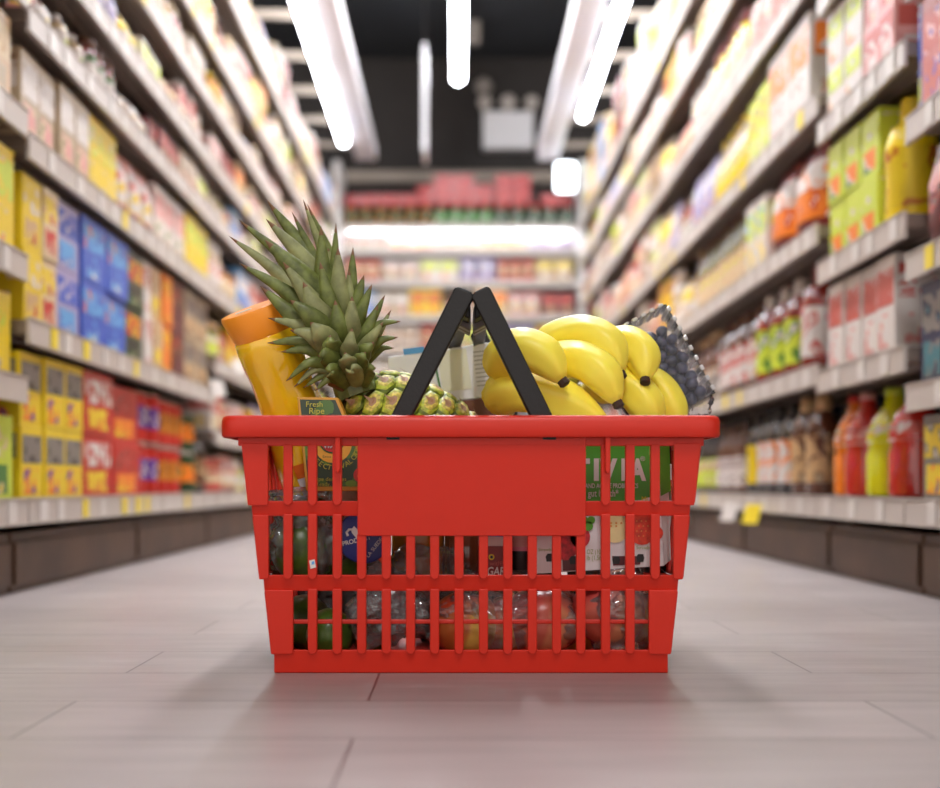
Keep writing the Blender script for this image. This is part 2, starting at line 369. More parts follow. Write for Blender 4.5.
ORD = ['bottom', 'second', 'third', 'fourth', 'fifth', 'sixth', 'seventh', 'eighth', 'ninth']
USED = {}
def nm_of(dz):
    if dz['kind'] != 'carton': return NOUN[dz['kind']]
    return dz['nm']
def proto(dz, w, h, merge):
    d = min(dz['d'], .16); parts = BUILD[dz['kind']](w, d, h, dz['mats'], dz['style'])
    if merge or len(parts) == 1:
        bm = bmesh.new(); mats = []
        for nm, b, ms, bev, sm in parts:
            off = len(mats); mats += ms; me = bpy.data.meshes.new('x'); b.to_mesh(me); b.free(); n0 = len(bm.faces); bm.from_mesh(me); bm.faces.ensure_lookup_table()
            for f in bm.faces[n0:]: f.material_index += off
            bpy.data.meshes.remove(me)
        return link(nm_of(dz), bm, mats, smooth=parts[0][4])
    root = empty(nm_of(dz))
    for nm, b, ms, bev, sm in parts: link(nm, b, ms, root, smooth=sm, bevel=bev)
    return root
def copy_tree(o, ch):
    c = o.copy(); COL.objects.link(c)
    for k in ch:
        q = k.copy(); COL.objects.link(q); q.parent = c
    return c
def run(dz, side, x, ya, yb, z, h, where, tiers=1, merge=False, w=None, along='y', gap=.004):
    """one facing of identical products from ya to yb"""
    w = w or dz['w']
    if dz['kind'] == 'bottle': gap = .024
    n = max(1, int((yb - ya + 1e-6) / (w + gap)))
    w = (yb - ya) / n - gap if dz['kind'] in ('carton', 'bag') else w
    step = (yb - ya) / n
    p = proto(dz, w, h, merge); ch = [] if p.type == 'MESH' else kids(p)
    d = min(dz['d'], .16) if dz['kind'] != 'bag' else dz['d']
    d = d if dz['kind'] in ('carton', 'bag') else w
    first = True; names = ('lower row', 'upper row', 'top row')
    for t in range(tiers):
        desc = dz['desc'] + ((', ' + names[t]) if tiers > 1 else '')
        lab = '%s, %s' % (desc, where)
        assert 4 <= len(lab.split()) <= 16, lab
        if lab in USED: print('DUPLABEL', lab)
        USED[lab] = 1
        for i in range(n):
            o = p if first else copy_tree(p, ch); first = False
            yy = ya + step * (i + .5); jit = R.uniform(-.004, .004)
            if along == 'y':
                s = -1 if side == 'left' else 1
                o.location = (x + s * (d / 2 + .014 + jit + .004), yy, z + .0004 + t * (h + .0006)); o.rotation_euler = (0, 0, (0 if side == 'left' else PI))
            else:
                o.location = (yy, x + d / 2 + .014 + jit, z + .0004 + t * (h + .0006)); o.rotation_euler = (0, 0, -PI / 2)
            tag(o, lab, CATG[dz['kind']], lab)
def yp(px, side):
    xx = .70 if side == 'left' else .72
    return xx * F / abs(px - VX) + CAMY

# measured shelves near the camera: (first px, last px, design, height, tiers)
NEAR = {}
NEAR['left', 'near bay', 0] = [(12, 76, cart('yellow and grey', 'yellow', ('grey', 'black', 'beige'), ('yellow', 'orange', 'purple'), .085), .118, 2),
    (76, 106, cart('red and white', 'red', ('white', 'red', 'rose'), ('yellow', 'red', 'orange'), .10), .118, 2), (106, 134, cart('bright red', 'red', ('red', 'dred', 'pink'), ('orange', 'yellow', 'red'), .12), .112, 2),
    (134, 158, cand('red and purple', 'red', ('purple', 'white', 'orange'), .085), .115, 2), (158, 180, cand('red and amber', 'red', ('amber', 'brown', 'cream'), .075), .112, 2),
    (180, 194, cand('green and orange', 'dgreen', ('orange', 'green', 'cream'), .075), .105, 2), (194, 208, bot('dark brown', 'black', ('brown', 'tan', 'black'), 'black', .06, 1), .17, 1)]
NEAR['left', 'near bay', 1] = [(14, 34, cart('yellow and white', 'yellow', ('yellow', 'cream', 'white'), ('tan', 'yellow', 'red'), .10), .118, 2), (34, 50, cart('cream and red', 'cream', ('yellow', 'cream', 'red'), ('red', 'cream', 'rose'), .10), .118, 2),
    (50, 74, cart('lilac and blue', 'lilac', ('blue', 'lilac', 'white'), ('sky', 'blue', 'white'), .12), .118, 2), (74, 121, cart('blue', 'blue', ('sky', 'blue', 'orange'), ('blue', 'sky', 'white'), .16), .118, 2),
    (121, 138, cart('dark green and yellow', 'dgreen', ('red', 'yellow', 'green'), ('black', 'green', 'beige'), .11), .115, 2), (138, 147, cart('white and red', 'white', ('white', 'red', 'pink'), ('white', 'rose', 'white'), .12), .118, 2),
    (147, 157, cart('tan', 'tan', ('tan', 'cream', 'brown'), ('yellow', 'tan', 'beige'), .11), .118, 2), (157, 167, cart('orange', 'orange', ('orange', 'yellow', 'amber'), ('orange', 'amber', 'yellow'), .12), .118, 2),
    (167, 180, cart('brown and red', 'maroon', ('brown', 'red', 'tan'), ('maroon', 'brown', 'pink'), .13), .118, 2), (180, 207, cart('brown and beige', 'beige', ('grey', 'brown', 'beige'), ('tan', 'brown', 'cream'), .15), .118, 2)]
NEAR['left', 'near bay', 2] = [(14, 82, PALE[4], .145, 1), (82, 112, cart('bright yellow', 'yellow', ('yellow', 'lime', 'cream'), ('yellow', 'cream', 'white'), .11), .150, 1), (112, 150, PALE[7], .145, 1), (150, 180, PALE[0], .14, 1), (180, 207, cart('yellow and lime', 'yellow', ('lime', 'yellow', 'cream'), ('yellow', 'cream', 'white'), .12), .14, 1)]
NEAR['left', 'edge bay', 2] = [(-200, 15, cart('yellow and lime', 'yellow', ('lime', 'yellow', 'cream'), ('yellow', 'cream', 'orange'), .12), .16, 1)]
NEAR['left', 'edge bay', 1] = [(-200, 15, cart('yellow', 'yellow', ('yellow', 'lime', 'tan'), ('yellow', 'cream', 'beige'), .12), .13, 1)]
NEAR['left', 'edge bay', 0] = [(-200, 15, cart('pale yellow and green', 'lime', ('lime', 'cream', 'white'), ('green', 'cream', 'yellow'), .12), .13, 1)]
NEAR['left', 'edge bay', 3] = [(-200, 15, cart('tan and cream', 'tan', ('cream', 'tan', 'white'), ('beige', 'cream', 'orange'), .12), .14, 1)]
NEAR['right', 'near bay', 0] = [(817, 790, design('bottle', 'dark oil bottle with tan label', (K('brown', coat=1), PR('tan', 'brown', 'beige', 40), K('tan')), .075, 1), .215, 1),
    (790, 757, design('bottle', 'soy sauce bottle with orange and white label', (K('black', coat=1), PR('white', 'orange', 'white', 40), K('black')), .072, 1), .205, 1),
    (757, 745, design('bottle', 'soy sauce bottle with bright yellow label', (K('black', coat=1), K('yellow'), K('black')), .072, 1), .20, 1),
    (745, 718, design('bottle', 'soy sauce bottle with white and maroon label', (K('brown', coat=1), PR('white', 'maroon', 'white', 40), K('black')), .062, 0), .20, 1),
    (718, 690, design('bottle', 'dark bottle with lime and white label', (K('black', coat=1), PR('lime', 'white', 'rose', 40), K('brown')), .06, 0), .20, 1)]
NEAR['right', 'near bay', 1] = [(817, 796, design('bottle', 'ketchup bottle with white and red label', (K('ketchup', coat=1), PR('white', 'red', 'white', 30), K('dred')), .085, 1), .225, 1),
    (796, 757, design('bottle', 'ketchup bottle with green label', (K('ketchup', coat=1), PR('lime', 'green', 'white', 30), K('white')), .080, 1), .215, 1),
    (757, 718, design('bottle', 'brown sauce bottle with white and red label', (K('brown', coat=1), PR('white', 'red', 'pink', 36), K('brown')), .072, 1), .205, 1),
    (718, 690, design('bottle', 'brown bottle with pale grey label', (K('brown', coat=1), PR('grey', 'white', 'tan', 36), K('tan')), .06, 0), .2, 1)]
NEAR['right', 'near bay', 2] = [(817, 772, bagd('large white and orange', 'dred', ('white', 'orange', 'white'), ('orange', 'red', 'white'), .15), .20, 1),
    (772, 752, cart('lime and sky blue', 'white', ('lime', 'sky', 'white'), ('yellow', 'white', 'sky'), .09), .17, 1),
    (752, 700, design('bottle', 'slim bottle with pink and yellow label', (K('olive', coat=1), PR('cream', 'pink', 'lime', 40), K('brown')), .06, 0), .20, 1),
    (700, 690, design('bottle', 'slim bottle with white label', (K('brown', coat=1), PR('white', 'cream', 'rose', 40), K('tan')), .06, 0), .20, 1)]
NEAR['right', 'near bay', 3] = [(817, 775, cart('white and red-orange', 'white', ('orange', 'white', 'rose'), ('white', 'rose', 'cream'), .12), .20, 1),
    (775, 752, cart('yellow and green', 'lime', ('yellow', 'green', 'white'), ('lime', 'white', 'yellow'), .09), .17, 1),
    (752, 716, design('bottle', 'dressing bottle with yellow label', (K('cream', coat=1), PR('yellow', 'white', 'lime', 40), K('yellow')), .062, 0), .19, 1),
    (716, 690, PALE[9], .17, 1)]
NEAR['right', 'near bay', 4] = [(817, 750, bagd('large white and pink', 'white', ('white', 'pink', 'tan'), ('pink', 'white', 'lime'), .13), .19, 1), (750, 716, jard('yellow mustard', 'yellow', ('white', 'yellow', 'lime'), 'dred', .07), .17, 1), (716, 690, PALE[2], .15, 1)]
NEAR['right', 'narrow bay', 0] = [(904, 884, design('bottle', 'large red drink bottle', (K('red', coat=1), PR('rose', 'white', 'red', 24), K('rose')), .095, 2), .222, 1),
    (884, 862, design('bottle', 'large yellow-green drink bottle', (mat('drink_yellow', (205, 205, 16), .15, coat=1), PR('lime', 'white', 'yellow', 24), K('lime')), .10, 2), .225, 1),
    (862, 842, design('bottle', 'red drink bottle with pale neck', (K('red', coat=1), PR('pink', 'rose', 'white', 24), K('pink')), .085, 2), .215, 1),
    (842, 818, design('bottle', 'orange drink bottle', (K('orange', coat=1), PR('cream', 'orange', 'white', 24), K('red')), .085, 2), .215, 1)]
NEAR['right', 'narrow bay', 1] = [(904, 836, cart('white and rose', 'white', ('rose', 'white', 'red'), ('white', 'pink', 'rose'), .075), .165, 1), (836, 818, cart('white and lilac', 'white', ('white', 'lilac', 'white'), ('lilac', 'white', 'pink'), .06), .16, 1)]
NEAR['right', 'narrow bay', 2] = [(904, 886, design('bottle', 'tall bright yellow bottle', (mat('bright_yellow', (240, 208, 10), .3), PR('yellow', 'amber', 'yellow', 20), K('yellow')), .09, 1), .215, 1),
    (886, 818, cart('lime and white', 'lime', ('lime', 'white', 'grey'), ('orange', 'white', 'green'), .07), .108, 2)]
NEAR['right', 'narrow bay', 3] = [(904, 870, cart('rose and white', 'pink', ('rose', 'white', 'pink'), ('white', 'rose', 'cream'), .08), .105, 2), (870, 818, cart('pale green and white', 'white', ('lime', 'white', 'green'), ('white', 'cream', 'orange'), .07), .10, 2)]
NEAR['right', 'edge bay', 0] = [(1150, 905, cart('yellow and grey', 'grey', ('yellow', 'grey', 'white'), ('yellow', 'orange', 'grey'), .10), .13, 1)]
NEAR['right', 'edge bay', 1] = [(1150, 905, cart('slate blue', 'navy', ('grey', 'navy', 'teal'), ('teal', 'grey', 'navy'), .10), .155, 1)]
NEAR['right', 'edge bay', 2] = [(1150, 905, bagd('maroon and pink', 'maroon', ('pink', 'maroon', 'grey'), ('maroon', 'rose', 'grey'), .11), .165, 1)]
NEAR['right', 'edge bay', 3] = [(1150, 932, cart('magenta', 'rose', ('rose', 'pink', 'purple'), ('rose', 'purple', 'pink'), .10), .17, 1), (932, 905, cart('violet and blue', 'lilac', ('blue', 'purple', 'lilac'), ('lime', 'lilac', 'blue'), .10), .17, 1)]

for side, y0, y1, zs, nm in LB + RB:
    for k, z in enumerate(zs):
        top = k == len(zs) - 1
        gap = (zs[k + 1] - z - .045) if not top else (.24 if side == 'left' else .32)
        where = '%s shelf up, %s aisle side, %s' % (ORD[k], side, nm)
        key = (side, nm, k)
        xe = XE[side]; mrg = nm in ('far bay', 'middle bay') or k >= 5
        if key in NEAR:
            for pa, pb, dz, h, t in NEAR[key]:
                ya, yb = sorted((yp(pa, side), yp(pb, side))); ya = max(ya, y0 + .02); yb = min(yb, y1 - .02)
                run(dz, side, xe, ya, yb, z, min(h, gap / t if not top else h), where, t, mrg)
            continue
        y = max(y0 + .02, .2); pool = (R.sample(PALE, 11) + R.sample(MID, 6)) if k >= 3 else (R.sample(MID, 11) + R.sample(PALE, 6))
        R.shuffle(pool)
        while y < y1 - .08 and pool:
            dz = dict(pool.pop()); dz['w'] *= R.uniform(.72, .92); L = min(R.choice((2, 2, 3, 3, 4)) * (dz['w'] + .004) + .01, y1 - .02 - y)
            if L < dz['w'] + .006: break
            hmax = {'jar': .15, 'can': .12}.get(dz['kind'], .24)
            h = min(gap * R.uniform(.62, .93), hmax * R.uniform(.8, 1)); t = 1
            if dz['kind'] in ('jar', 'can', 'carton') and gap > .19 and R.random() < .5: h = min(gap * .46, .13); t = 2
            if top and side == 'right': h = .15; t = 2 if dz['kind'] in ('carton', 'jar', 'can') else 1; h = h if t == 2 else .27
            run(dz, side, xe, y, y + L, z, h, where, t, mrg); y += L + .004

for px, py, sd, m_, lb_ in ((206, 388, 'left', tagm, 'white paper tag dangling from the left rail near the juice bottle'), (228, 366, 'left', tagm, 'white paper tag on the left rail just behind the juice cap'),
                        (734, 512, 'right', tagm, 'white paper tag hanging from the bottom right rail'), (757, 514, 'right', tagy, 'small yellow tag hanging from the bottom right rail'), (703, 396, 'right', tagy, 'yellow tag beside the right rim corner of the basket')):
    Yt = (.68 if sd == 'left' else .68) * F / abs(px - VX) + CAMY; p = at(px, py, Yt); sx = 1 if sd == 'left' else -1
    bm = bmesh.new(); obox(bm, Vector((XE[sd] + sx * .022, Yt, p.z)), Vector((.014, .016 * sx, 0)), Vector((.0002, -.0003 * sx, 0)), Vector((sx * .006, 0, -.022)))
    box(bm, min(XE[sd] + sx * .002, XE[sd] + sx * .022), Yt - .002, p.z + .016, max(XE[sd] + sx * .002, XE[sd] + sx * .022), Yt + .002, p.z + .021)
    tag(local(link('shelf_tag', bm, m_)), lb_, 'tag')
# ---- second row of tall bottles behind the near right bottom shelf (their dark caps show)
dz = design('bottle', 'navy capped bottle in the back row', (K('black', coat=1), PR('navy', 'black', 'grey', 40), K('navy')), .072, 0)
run(dz, 'right', XE['right'] + .13, 1.36, 2.3, .146, .207, 'bottom shelf up, right aisle side', 1)

# ---- shelf across the end of the aisle
YB = 6.56
eb = empty('shelving_unit', (0.015, YB + .2, 0)); tag(eb, 'white shelving unit standing across the far end of the aisle', 'shelf unit')
zsb = [.15, .38, .58, .78, .975, 1.18, 1.386, 1.577, 1.715]
wst = mat('white_steel', (236, 234, 232), .35)
bm = bmesh.new(); box(bm, -.70, YB + .30, 0, .73, YB + .32, 1.75); part('back_panel', bm, mat('pale_panel', (214, 206, 200), .5), eb)
for x0, x1 in ((-.735, -.695), (.725, .765)):
    bm = bmesh.new(); box(bm, x0, YB - .02, 0, x1, YB + .34, 2.10); part('upright', bm, wst, eb, bevel=.003)
for z in zsb:
    bm = bmesh.new(); box(bm, -.693, YB + .004, z - .022, .723, YB + .298, z); sh = part('shelf', bm, wst, eb)
    bm = bmesh.new(); box(bm, -.693, YB - .002, z - .036, .723, YB + .004, z + .004); q = part('price_rail', bm, railm, eb)
    q.parent = sh; 
bm = bmesh.new(); box(bm, -.693, YB + .03, 0, .723, YB + .05, .11); part('plinth', bm, plinm, eb)
def brow(k, specs, hh):
    for xa, xb, dz, h, t in specs:
        run(dz, 'back', YB, xa, xb, zsb[k], h, '%s shelf up at the aisle end' % ORD[k], t, True, along='x')
pg = [(-.68, -.14, jard('orange labelled pickle', 'olive', ('dgreen', 'orange', 'olive'), 'deep', .082), .128, 1),
      (-.14, .22, jard('white labelled green', 'dgreen', ('green', 'white', 'lime'), 'deep', .085), .132, 1),
      (.22, .71, jard('pale labelled green', 'dgreen', ('dgreen', 'white', 'green'), 'deep', .082), .128, 1)]
brow(8, pg, .13)
redbox = cart('deep red', 'deep', ('deep', 'dred', 'red'), ('deep', 'rose', 'deep'), .10)
for j, (xa, xb, zz, t, ds) in enumerate([(-.68, -.24, 1.715 + .1298, 1, 'red carton lying on the orange labelled pickle jars'), (-.24, -.142, 1.715 + .1298, 2, 'red carton stacked beside the tallest pile'),
                                  (-.135, .10, 1.715 + .1338, 3, 'red carton of the tallest middle pile'), (.10, .215, 1.715 + .1338, 2, 'red carton right of the tallest pile'),
                                  (.225, .44, 1.715 + .1298, 3, 'red carton piled over pale labelled jars'), (.50, .70, 1.715 + .1298, 1, 'red carton at the right end of the display')]):
    d2 = dict(redbox); d2['desc'] = ds
    run(d2, 'back', YB, xa, xb, zz, .056, 'aisle end', t, True, along='x')
for k, pool in ((7, [PALE[0], PALE[7], PALE[1], PALE[3], PALE[9]]), (6, [MID[4], PALE[1], PALE[8], PALE[9], MID[10], PALE[3]]), (5, [MID[8], PALE[4], MID[0], MID[3], MID[8 - 6], PALE[7], MID[11]]),
                (4, [MID[2], PALE[5], MID[10], MID[6], PALE[9], MID[0]]), (3, [PALE[4], MID[5], MID[4], PALE[10]]), (2, [MID[1], MID[7], MID[9]]), (1, [MID[5], MID[11], PALE[4]]), (0, [MID[6], MID[2], PALE[1]])):
    g = zsb[k + 1] - zsb[k] - .045; x = -.68; n = len(pool); L = 1.38 / n
    specs = []
    for dz in pool:
        specs.append((x + .002, x + L - .004, dz, min(g * R.uniform(.82, .97), .2), 1)); x += L
    brow(k, specs, g)

# ================================================================== LAMPS, CANOPIES, CEILING THINGS
tube_e = mat('tube_glow', (244, 248, 255), .4, emit=22)
tube_c = mat('tube_body', (235, 235, 235), .4)
can_m = mat('canopy_white', (226, 222, 226), .45)
def tube(name, label, x, ya, yb, z, w=.044, grp=None, em=None):
    r = empty(name, (x, (ya + yb) / 2, z)); tag(r, label, 'light', grp)
    bm = bmesh.new(); box(bm, x - w * .42, ya, z + .012, x + w * .42, yb, z + .04); part('lamp_housing', bm, tube_c, r, bevel=.003)
    bm = bmesh.new(); M = Matrix.Translation((x, ya + .01, z)) @ Matrix.Rotation(-PI / 2, 4, 'X')
    lathe(bm, [(w * .3, 0), (w * .5, .012), (w * .5, yb - ya - .032), (w * .3, yb - ya - .02)], 14, M=M)
    part('glowing_tube', bm, em or tube_e, r, smooth='angle')
    if z > 2.4:
        for y in (ya + .2, yb - .2):
            bm = bmesh.new(); box(bm, x - .003, y - .003, z + .04, x + .003, y + .003, 2.95); part('hanging_wire', bm, darkm, r)
    return r
for s, sd, xx in ((-1, 'left', -.632), (1, 'right', .655)):
    r = empty('light_canopy', (s * .56, 3, 2.1)); tag(r, 'long white canopy carrying the tube lights above the %s shelves' % sd, 'canopy')
    bm = bmesh.new(); box(bm, s * .475, .3, 2.085, s * .595, 6.5, 2.165); part('fascia', bm, can_m, r, bevel=.004)
    y = .6
    while y < 6.4:
        bm = bmesh.new(); box(bm, s * .595, y, 2.12, s * 1.12, y + .035, 2.15); box(bm, s * 1.085, y, 1.70, s * 1.12, y + .035, 2.12); part('bracket', bm, beam, r); y += .52
    n = 0
    for ya, yb in ((.35, 1.75), (1.8, 3.2), (3.25, 4.65), (4.7, 6.1 if s < 0 else 5.6)):
        tube('tube_light', 'glowing tube lamp above the %s shelves, %s from the basket' % (sd, ('first', 'second', 'third', 'fourth')[n]), xx, ya, yb, 2.085); n += 1
tube('tube_light', 'hanging tube light in the middle of the dark ceiling, its end visible', 0.008, 4.6, 6.45, 2.55, .066)
tube_fill = mat('fill_tube_glow', (248, 247, 248), .4, emit=46)  # out-of-view tubes added to brighten the basket and throw its shadow forward
for ya, yb, zz, t_ in ((1.2, 2.7, 2.8, 'the nearest of its line'), (2.9, 4.4, 2.8, 'the farther of its line'), (-2.9, -1.5, 2.8, 'behind the viewpoint')):
    tube('tube_light', 'added unseen ceiling tube light over the aisle, ' + t_, 0.008, ya, yb, zz, .20, em=tube_fill)
# lamp under the top shelf at the aisle end
bm = bmesh.new(); box(bm, -.66, YB + .008, 1.686, .69, YB + .03, 1.693); 
lr = empty('shelf_lamp', (0.015, YB + .02, 1.69)); tag(lr, 'slim shelf lamp lighting the pale packages below the pickle jars', 'light')
part('lamp_housing', bm, tube_c, lr)
bm = bmesh.new(); box(bm, -.65, YB + .010, 1.6825, .68, YB + .028, 1.686); part('light_strip', bm, mat('strip_glow', (240, 246, 255), .4, emit=48), lr)
# lit box lamp on the right, high at the aisle end
p = at(566, 177, 6.3); bl = empty('box_light', p); tag(bl, 'small square glowing lamp at upper right of the aisle end', 'light')
bm = bmesh.new(); box(bm, p.x - .055, p.y, p.z - .075, p.x + .055, p.y + .05, p.z + .085); part('lamp_glass', bm, mat('box_glow', (240, 248, 255), .4, emit=5), bl, bevel=.012, seg=3)
bm = bmesh.new(); box(bm, p.x - .02, p.y + .05, p.z - .02, p.x + .02, YB + .0, p.z + .02); part('lamp_arm', bm, tube_c, bl)
# emergency lamp box
p = at(508, 131, 7.24); eg = empty('emergency_light', p); tag(eg, 'white emergency light box with three round heads on the dark wall', 'emergency light')
wbox = mat('lamp_box_white', (222, 222, 224), .4)
bm = bmesh.new(); box(bm, p.x - .163, 7.20, p.z - .12, p.x + .163, 7.299, p.z + .12); part('lamp_box', bm, wbox, eg, bevel=.008)
for dx, rr in ((-.15, .045), (.0, .05), (.15, .045)):
    bm = bmesh.new(); M = Matrix.Translation((p.x + dx, 7.16, p.z + .165)) @ Matrix.Rotation(-PI / 2, 4, 'X')
    lathe(bm, [(rr * .9, 0), (rr, .01), (rr * .8, .05), (rr * .3, .08)], 16, M=M); box(bm, p.x + dx - .012, 7.22, p.z + .11, p.x + dx + .012, 7.299, p.z + .16); part('lamp_head', bm, mat('lamp_head', (176, 168, 160), .4), eg, smooth='angle')
# hanging sign seen edge-on
p = at(425, 105, 6.0); hs = empty('hanging_sign', (p.x, 6.0, 2.95)); tag(hs, 'narrow white aisle sign hanging edge-on from the dark ceiling', 'sign')
bm = bmesh.new(); box(bm, p.x - .012, 5.85, p.z - .29, p.x + .012, 6.15, p.z + .29); part('sign_board', bm, mat('sign_white', (222, 220, 222), .4), hs, bevel=.003)
bm = bmesh.new()
for yy in (5.9, 6.1): box(bm, p.x - .003, yy - .003, p.z + .29, p.x + .003, yy + .003, 2.95)
part('hanging_wire', bm, darkm, hs)
for (px, py, rr, nmz) in ((484, 82, .055, 'round grey smoke detector on the dark ceiling wall'), (472, 38, .05, 'small square grey sensor near the hanging tube light')):
    p = at(px, py, 7.2); bm = bmesh.new(); M = Matrix.Translation((p.x, 7.3, p.z)) @ Matrix.Rotation(PI / 2, 4, 'X')
    if py > 50: lathe(bm, [(rr, 0), (rr * .95, .03), (rr * .6, .05)], 16, M=M)
    else:
        p.z = 2.94; box(bm, p.x - .04, 6.6, p.z - .12, p.x + .04, 6.66, p.z + .01)
    o = local(link('smoke_detector' if py > 50 else 'ceiling_sensor', bm, mat('sensor_grey', (150, 142, 134), .5), smooth='angle')); tag(o, nmz, 'sensor')

# ================================================================== BASKET
red = mat('basket_red', (206, 36, 10), .45, var=.015, scale=60, bump=.05)
redd = mat('basket_red_inner', (208, 34, 12), .38, var=.05, scale=60)
SB = 1300 / 1.175
def edge(py):
    K_ = [(442, 241), (503, 247.5), (503.01, 251), (578, 259), (578.01, 263), (653, 271), (653.01, 274), (673, 276)]
    if py <= 442: return 241 - (442 - py) * .1
    for (a, ea), (b, eb_) in zip(K_, K_[1:]):
        if a <= py <= b: return ea + (eb_ - ea) * (py - a) / (b - a + 1e-9)
    return 276
def yf(py): return -(276 - edge(py)) / SB
YC = .135
bask = empty('shopping_basket', (at(471, 673, 0).x, YC, 0)); tag(bask, 'red plastic shopping basket full of groceries standing on the grey tiled floor', 'basket')
XC = bask.location.x
def fpt(px, py, o=0.0, cl=999, fl=0):
    Y = yf(max(fl, min(py, cl))) - o; return at(px, py, Y)
def fprism(bm, pts, o=0.0, t=.004, cl=999, fl=0):
    a = [fpt(x, y, o, cl, fl) for x, y in pts]; b = [Vector((p.x, p.y + t, p.z)) for p in a]; prism3(bm, a, b)
def frect(bm, x0, y0, x1, y1, o=0.0, t=.004):
    e = .02
    fprism(bm, [(x0, y0 + e), (x1, y0 + e), (x1, y1 - e), (x0, y1 - e)], o, t)
bm = bmesh.new()
MX = lambda x: 942 - x                         # mirror about x=471
tiers = [(444, 501, 503, 268), (516, 575, 578, 268.5), (591, 650, 653, 293)]
frect(bm, 238, 437, MX(238), 446, .001, .006)  # band under the rim
for (a, b, c, op), nxt in zip(tiers, (516, 591, 653)):
    for mirror in (0, 1):                      # corner posts follow the slanting silhouette
        pts = [(edge(a + .1), a - 1), (op, a - 1), (op, b + 3.5), (op - 3, b + 4.5), (edge(b) + .3, b + 4.5)]
        if mirror: pts = [(MX(x), y) for x, y in pts][::-1]
        fprism(bm, pts, .0022, .006, b + 1.5, a + .1)
    if c != 653:
        fprism(bm, [(edge(c + .1), b), (MX(edge(c + .1)), b), (MX(edge(nxt)), nxt), (edge(nxt), nxt)], 0, .004)
frect(bm, 274, 650, MX(274), 673, 0, .004)
bars = [287.7, 312.2, 337, 361.5, 386.2, 410.5, 434.6, 459, 483.5, 507.8, 532.4, 556.8, 581, 605.8, 630.3, 655.5]
def rib(cx, ya, yb, fl, w=4.6):
    pts = [(cx - w, ya), (cx + w, ya), (cx + w, yb)] + [(cx + w * math.cos(t), yb + w * math.sin(t)) for t in (.5, 1.05, 1.57, 2.1, 2.64)] + [(cx - w, yb)]
    fprism(bm, pts, .003, .007, yb + 1.5, fl)
for cx in bars:
    if cx < 345 or cx > 598: rib(cx, 444.1, 501, 442)
    if cx < 345 or cx > 598: rib(cx, 516 - 2, 575, 503.1)
    else: rib(cx, 534, 575, 503.1)
    if 300 < cx < 645: rib(cx, 591 - 2, 650, 578.1)
# label panel
pp = [(357.4, 444.05), (586, 444.05), (586, 532)] + [(582 + 4 * math.cos(t), 532 + 4 * math.sin(t)) for t in (.5, 1.05, 1.5)] + [(361 - 4 * math.sin(t), 532 + 4 * math.cos(t)) for t in (.07, .5, 1.05)] + [(357.4, 532)]
fprism(bm, pp, .0045, .007)
fprism(bm, [(357.4, 437), (586, 437), (586, 446), (357.4, 446)], .004, .007)
# thin inner rail behind the lowest slots
a = [at(290, 619.5, .002), at(652, 619.5, .002), at(652, 624, .002), at(290, 624, .002)]; prism3(bm, a, [v + Vector((0, .003, 0)) for v in a])
for cx in (337.5, 608):                        # thin fins hanging from the rim
    fprism(bm, [(cx - 2.6, 437), (cx + 2.6, 437), (cx + 2.6, 470), (cx, 474), (cx - 2.6, 470)], .010, .010)
part('front_wall', bm, red, bask, bevel=.0009, seg=2)
# copy of the front wall, mirrored, makes the back wall (same moulding)
fw = [k for k in kids(bask)][0]
bw = fw.copy(); bw.data = fw.data.copy(); COL.objects.link(bw); bw.name = 'back_wall'; bw.data.name = 'back_wall'
bw.data.transform(Matrix.Diagonal((1, -1, 1, 1)))
bw.data.flip_normals()
# end walls
def SK(py): return F / (yf(py) - CAMY)
def hxz(py): return (471 - edge(py)) / SK(py) - .0005
def zpy(py): return CH - (py - VY) / SK(py)
def swall(sg):
    bm = bmesh.new()
    def P(s, py, o): 
        return Vector((XC + sg * (hxz(py) + o), YC + s * (YC - yf(py)) , zpy(py)))
    def srect(s0, s1, ya, yb, o=0, t=.004):
        e = .02; pts = [(s0, ya + e), (s1, ya + e), (s1, yb - e), (s0, yb - e)]
        a = [P(s, y, o) for s, y in pts]; b = [v - Vector((sg * t, 0, 0)) for v in a]; prism3(bm, a, b)
    srect(-1, 1, 437, 446); srect(-1, 1, 501, 503); srect(-1, 1, 503.1, 516); srect(-1, 1, 575, 578); srect(-1, 1, 578.1, 591); srect(-1, 1, 650, 653); srect(-1, 1, 653.1, 673)
    for a, b in ((444, 503), (516, 578), (591, 653)):
        srect(-.995, -.86, a, b, .001); srect(.86, .995, a, b, .001)
        for i in range(9):
            c = -.72 + i * .18; srect(c - .028, c + .028, a, b, .0015, .005)
    srect(-.45, .45, 439, 474, .009, .003)
    for s in (-.45, .44): srect(s, s + .02, 439, 474, .009, .009)
    return bm
for sg in (-1, 1): part('end_wall', swall(sg), red, bask, bevel=.0007, seg=1)
# base
bm = bmesh.new(); hw = hxz(673) - .002
box(bm, XC - hw, .002, .0, XC + hw, 2 * YC - .002, .004)
for i in range(9):
    x = XC - hw + .02 + i * (2 * hw - .04) / 8; box(bm, x - .003, .004, .004, x + .003, 2 * YC - .004, .006)
part('base', bm, redd, bask)
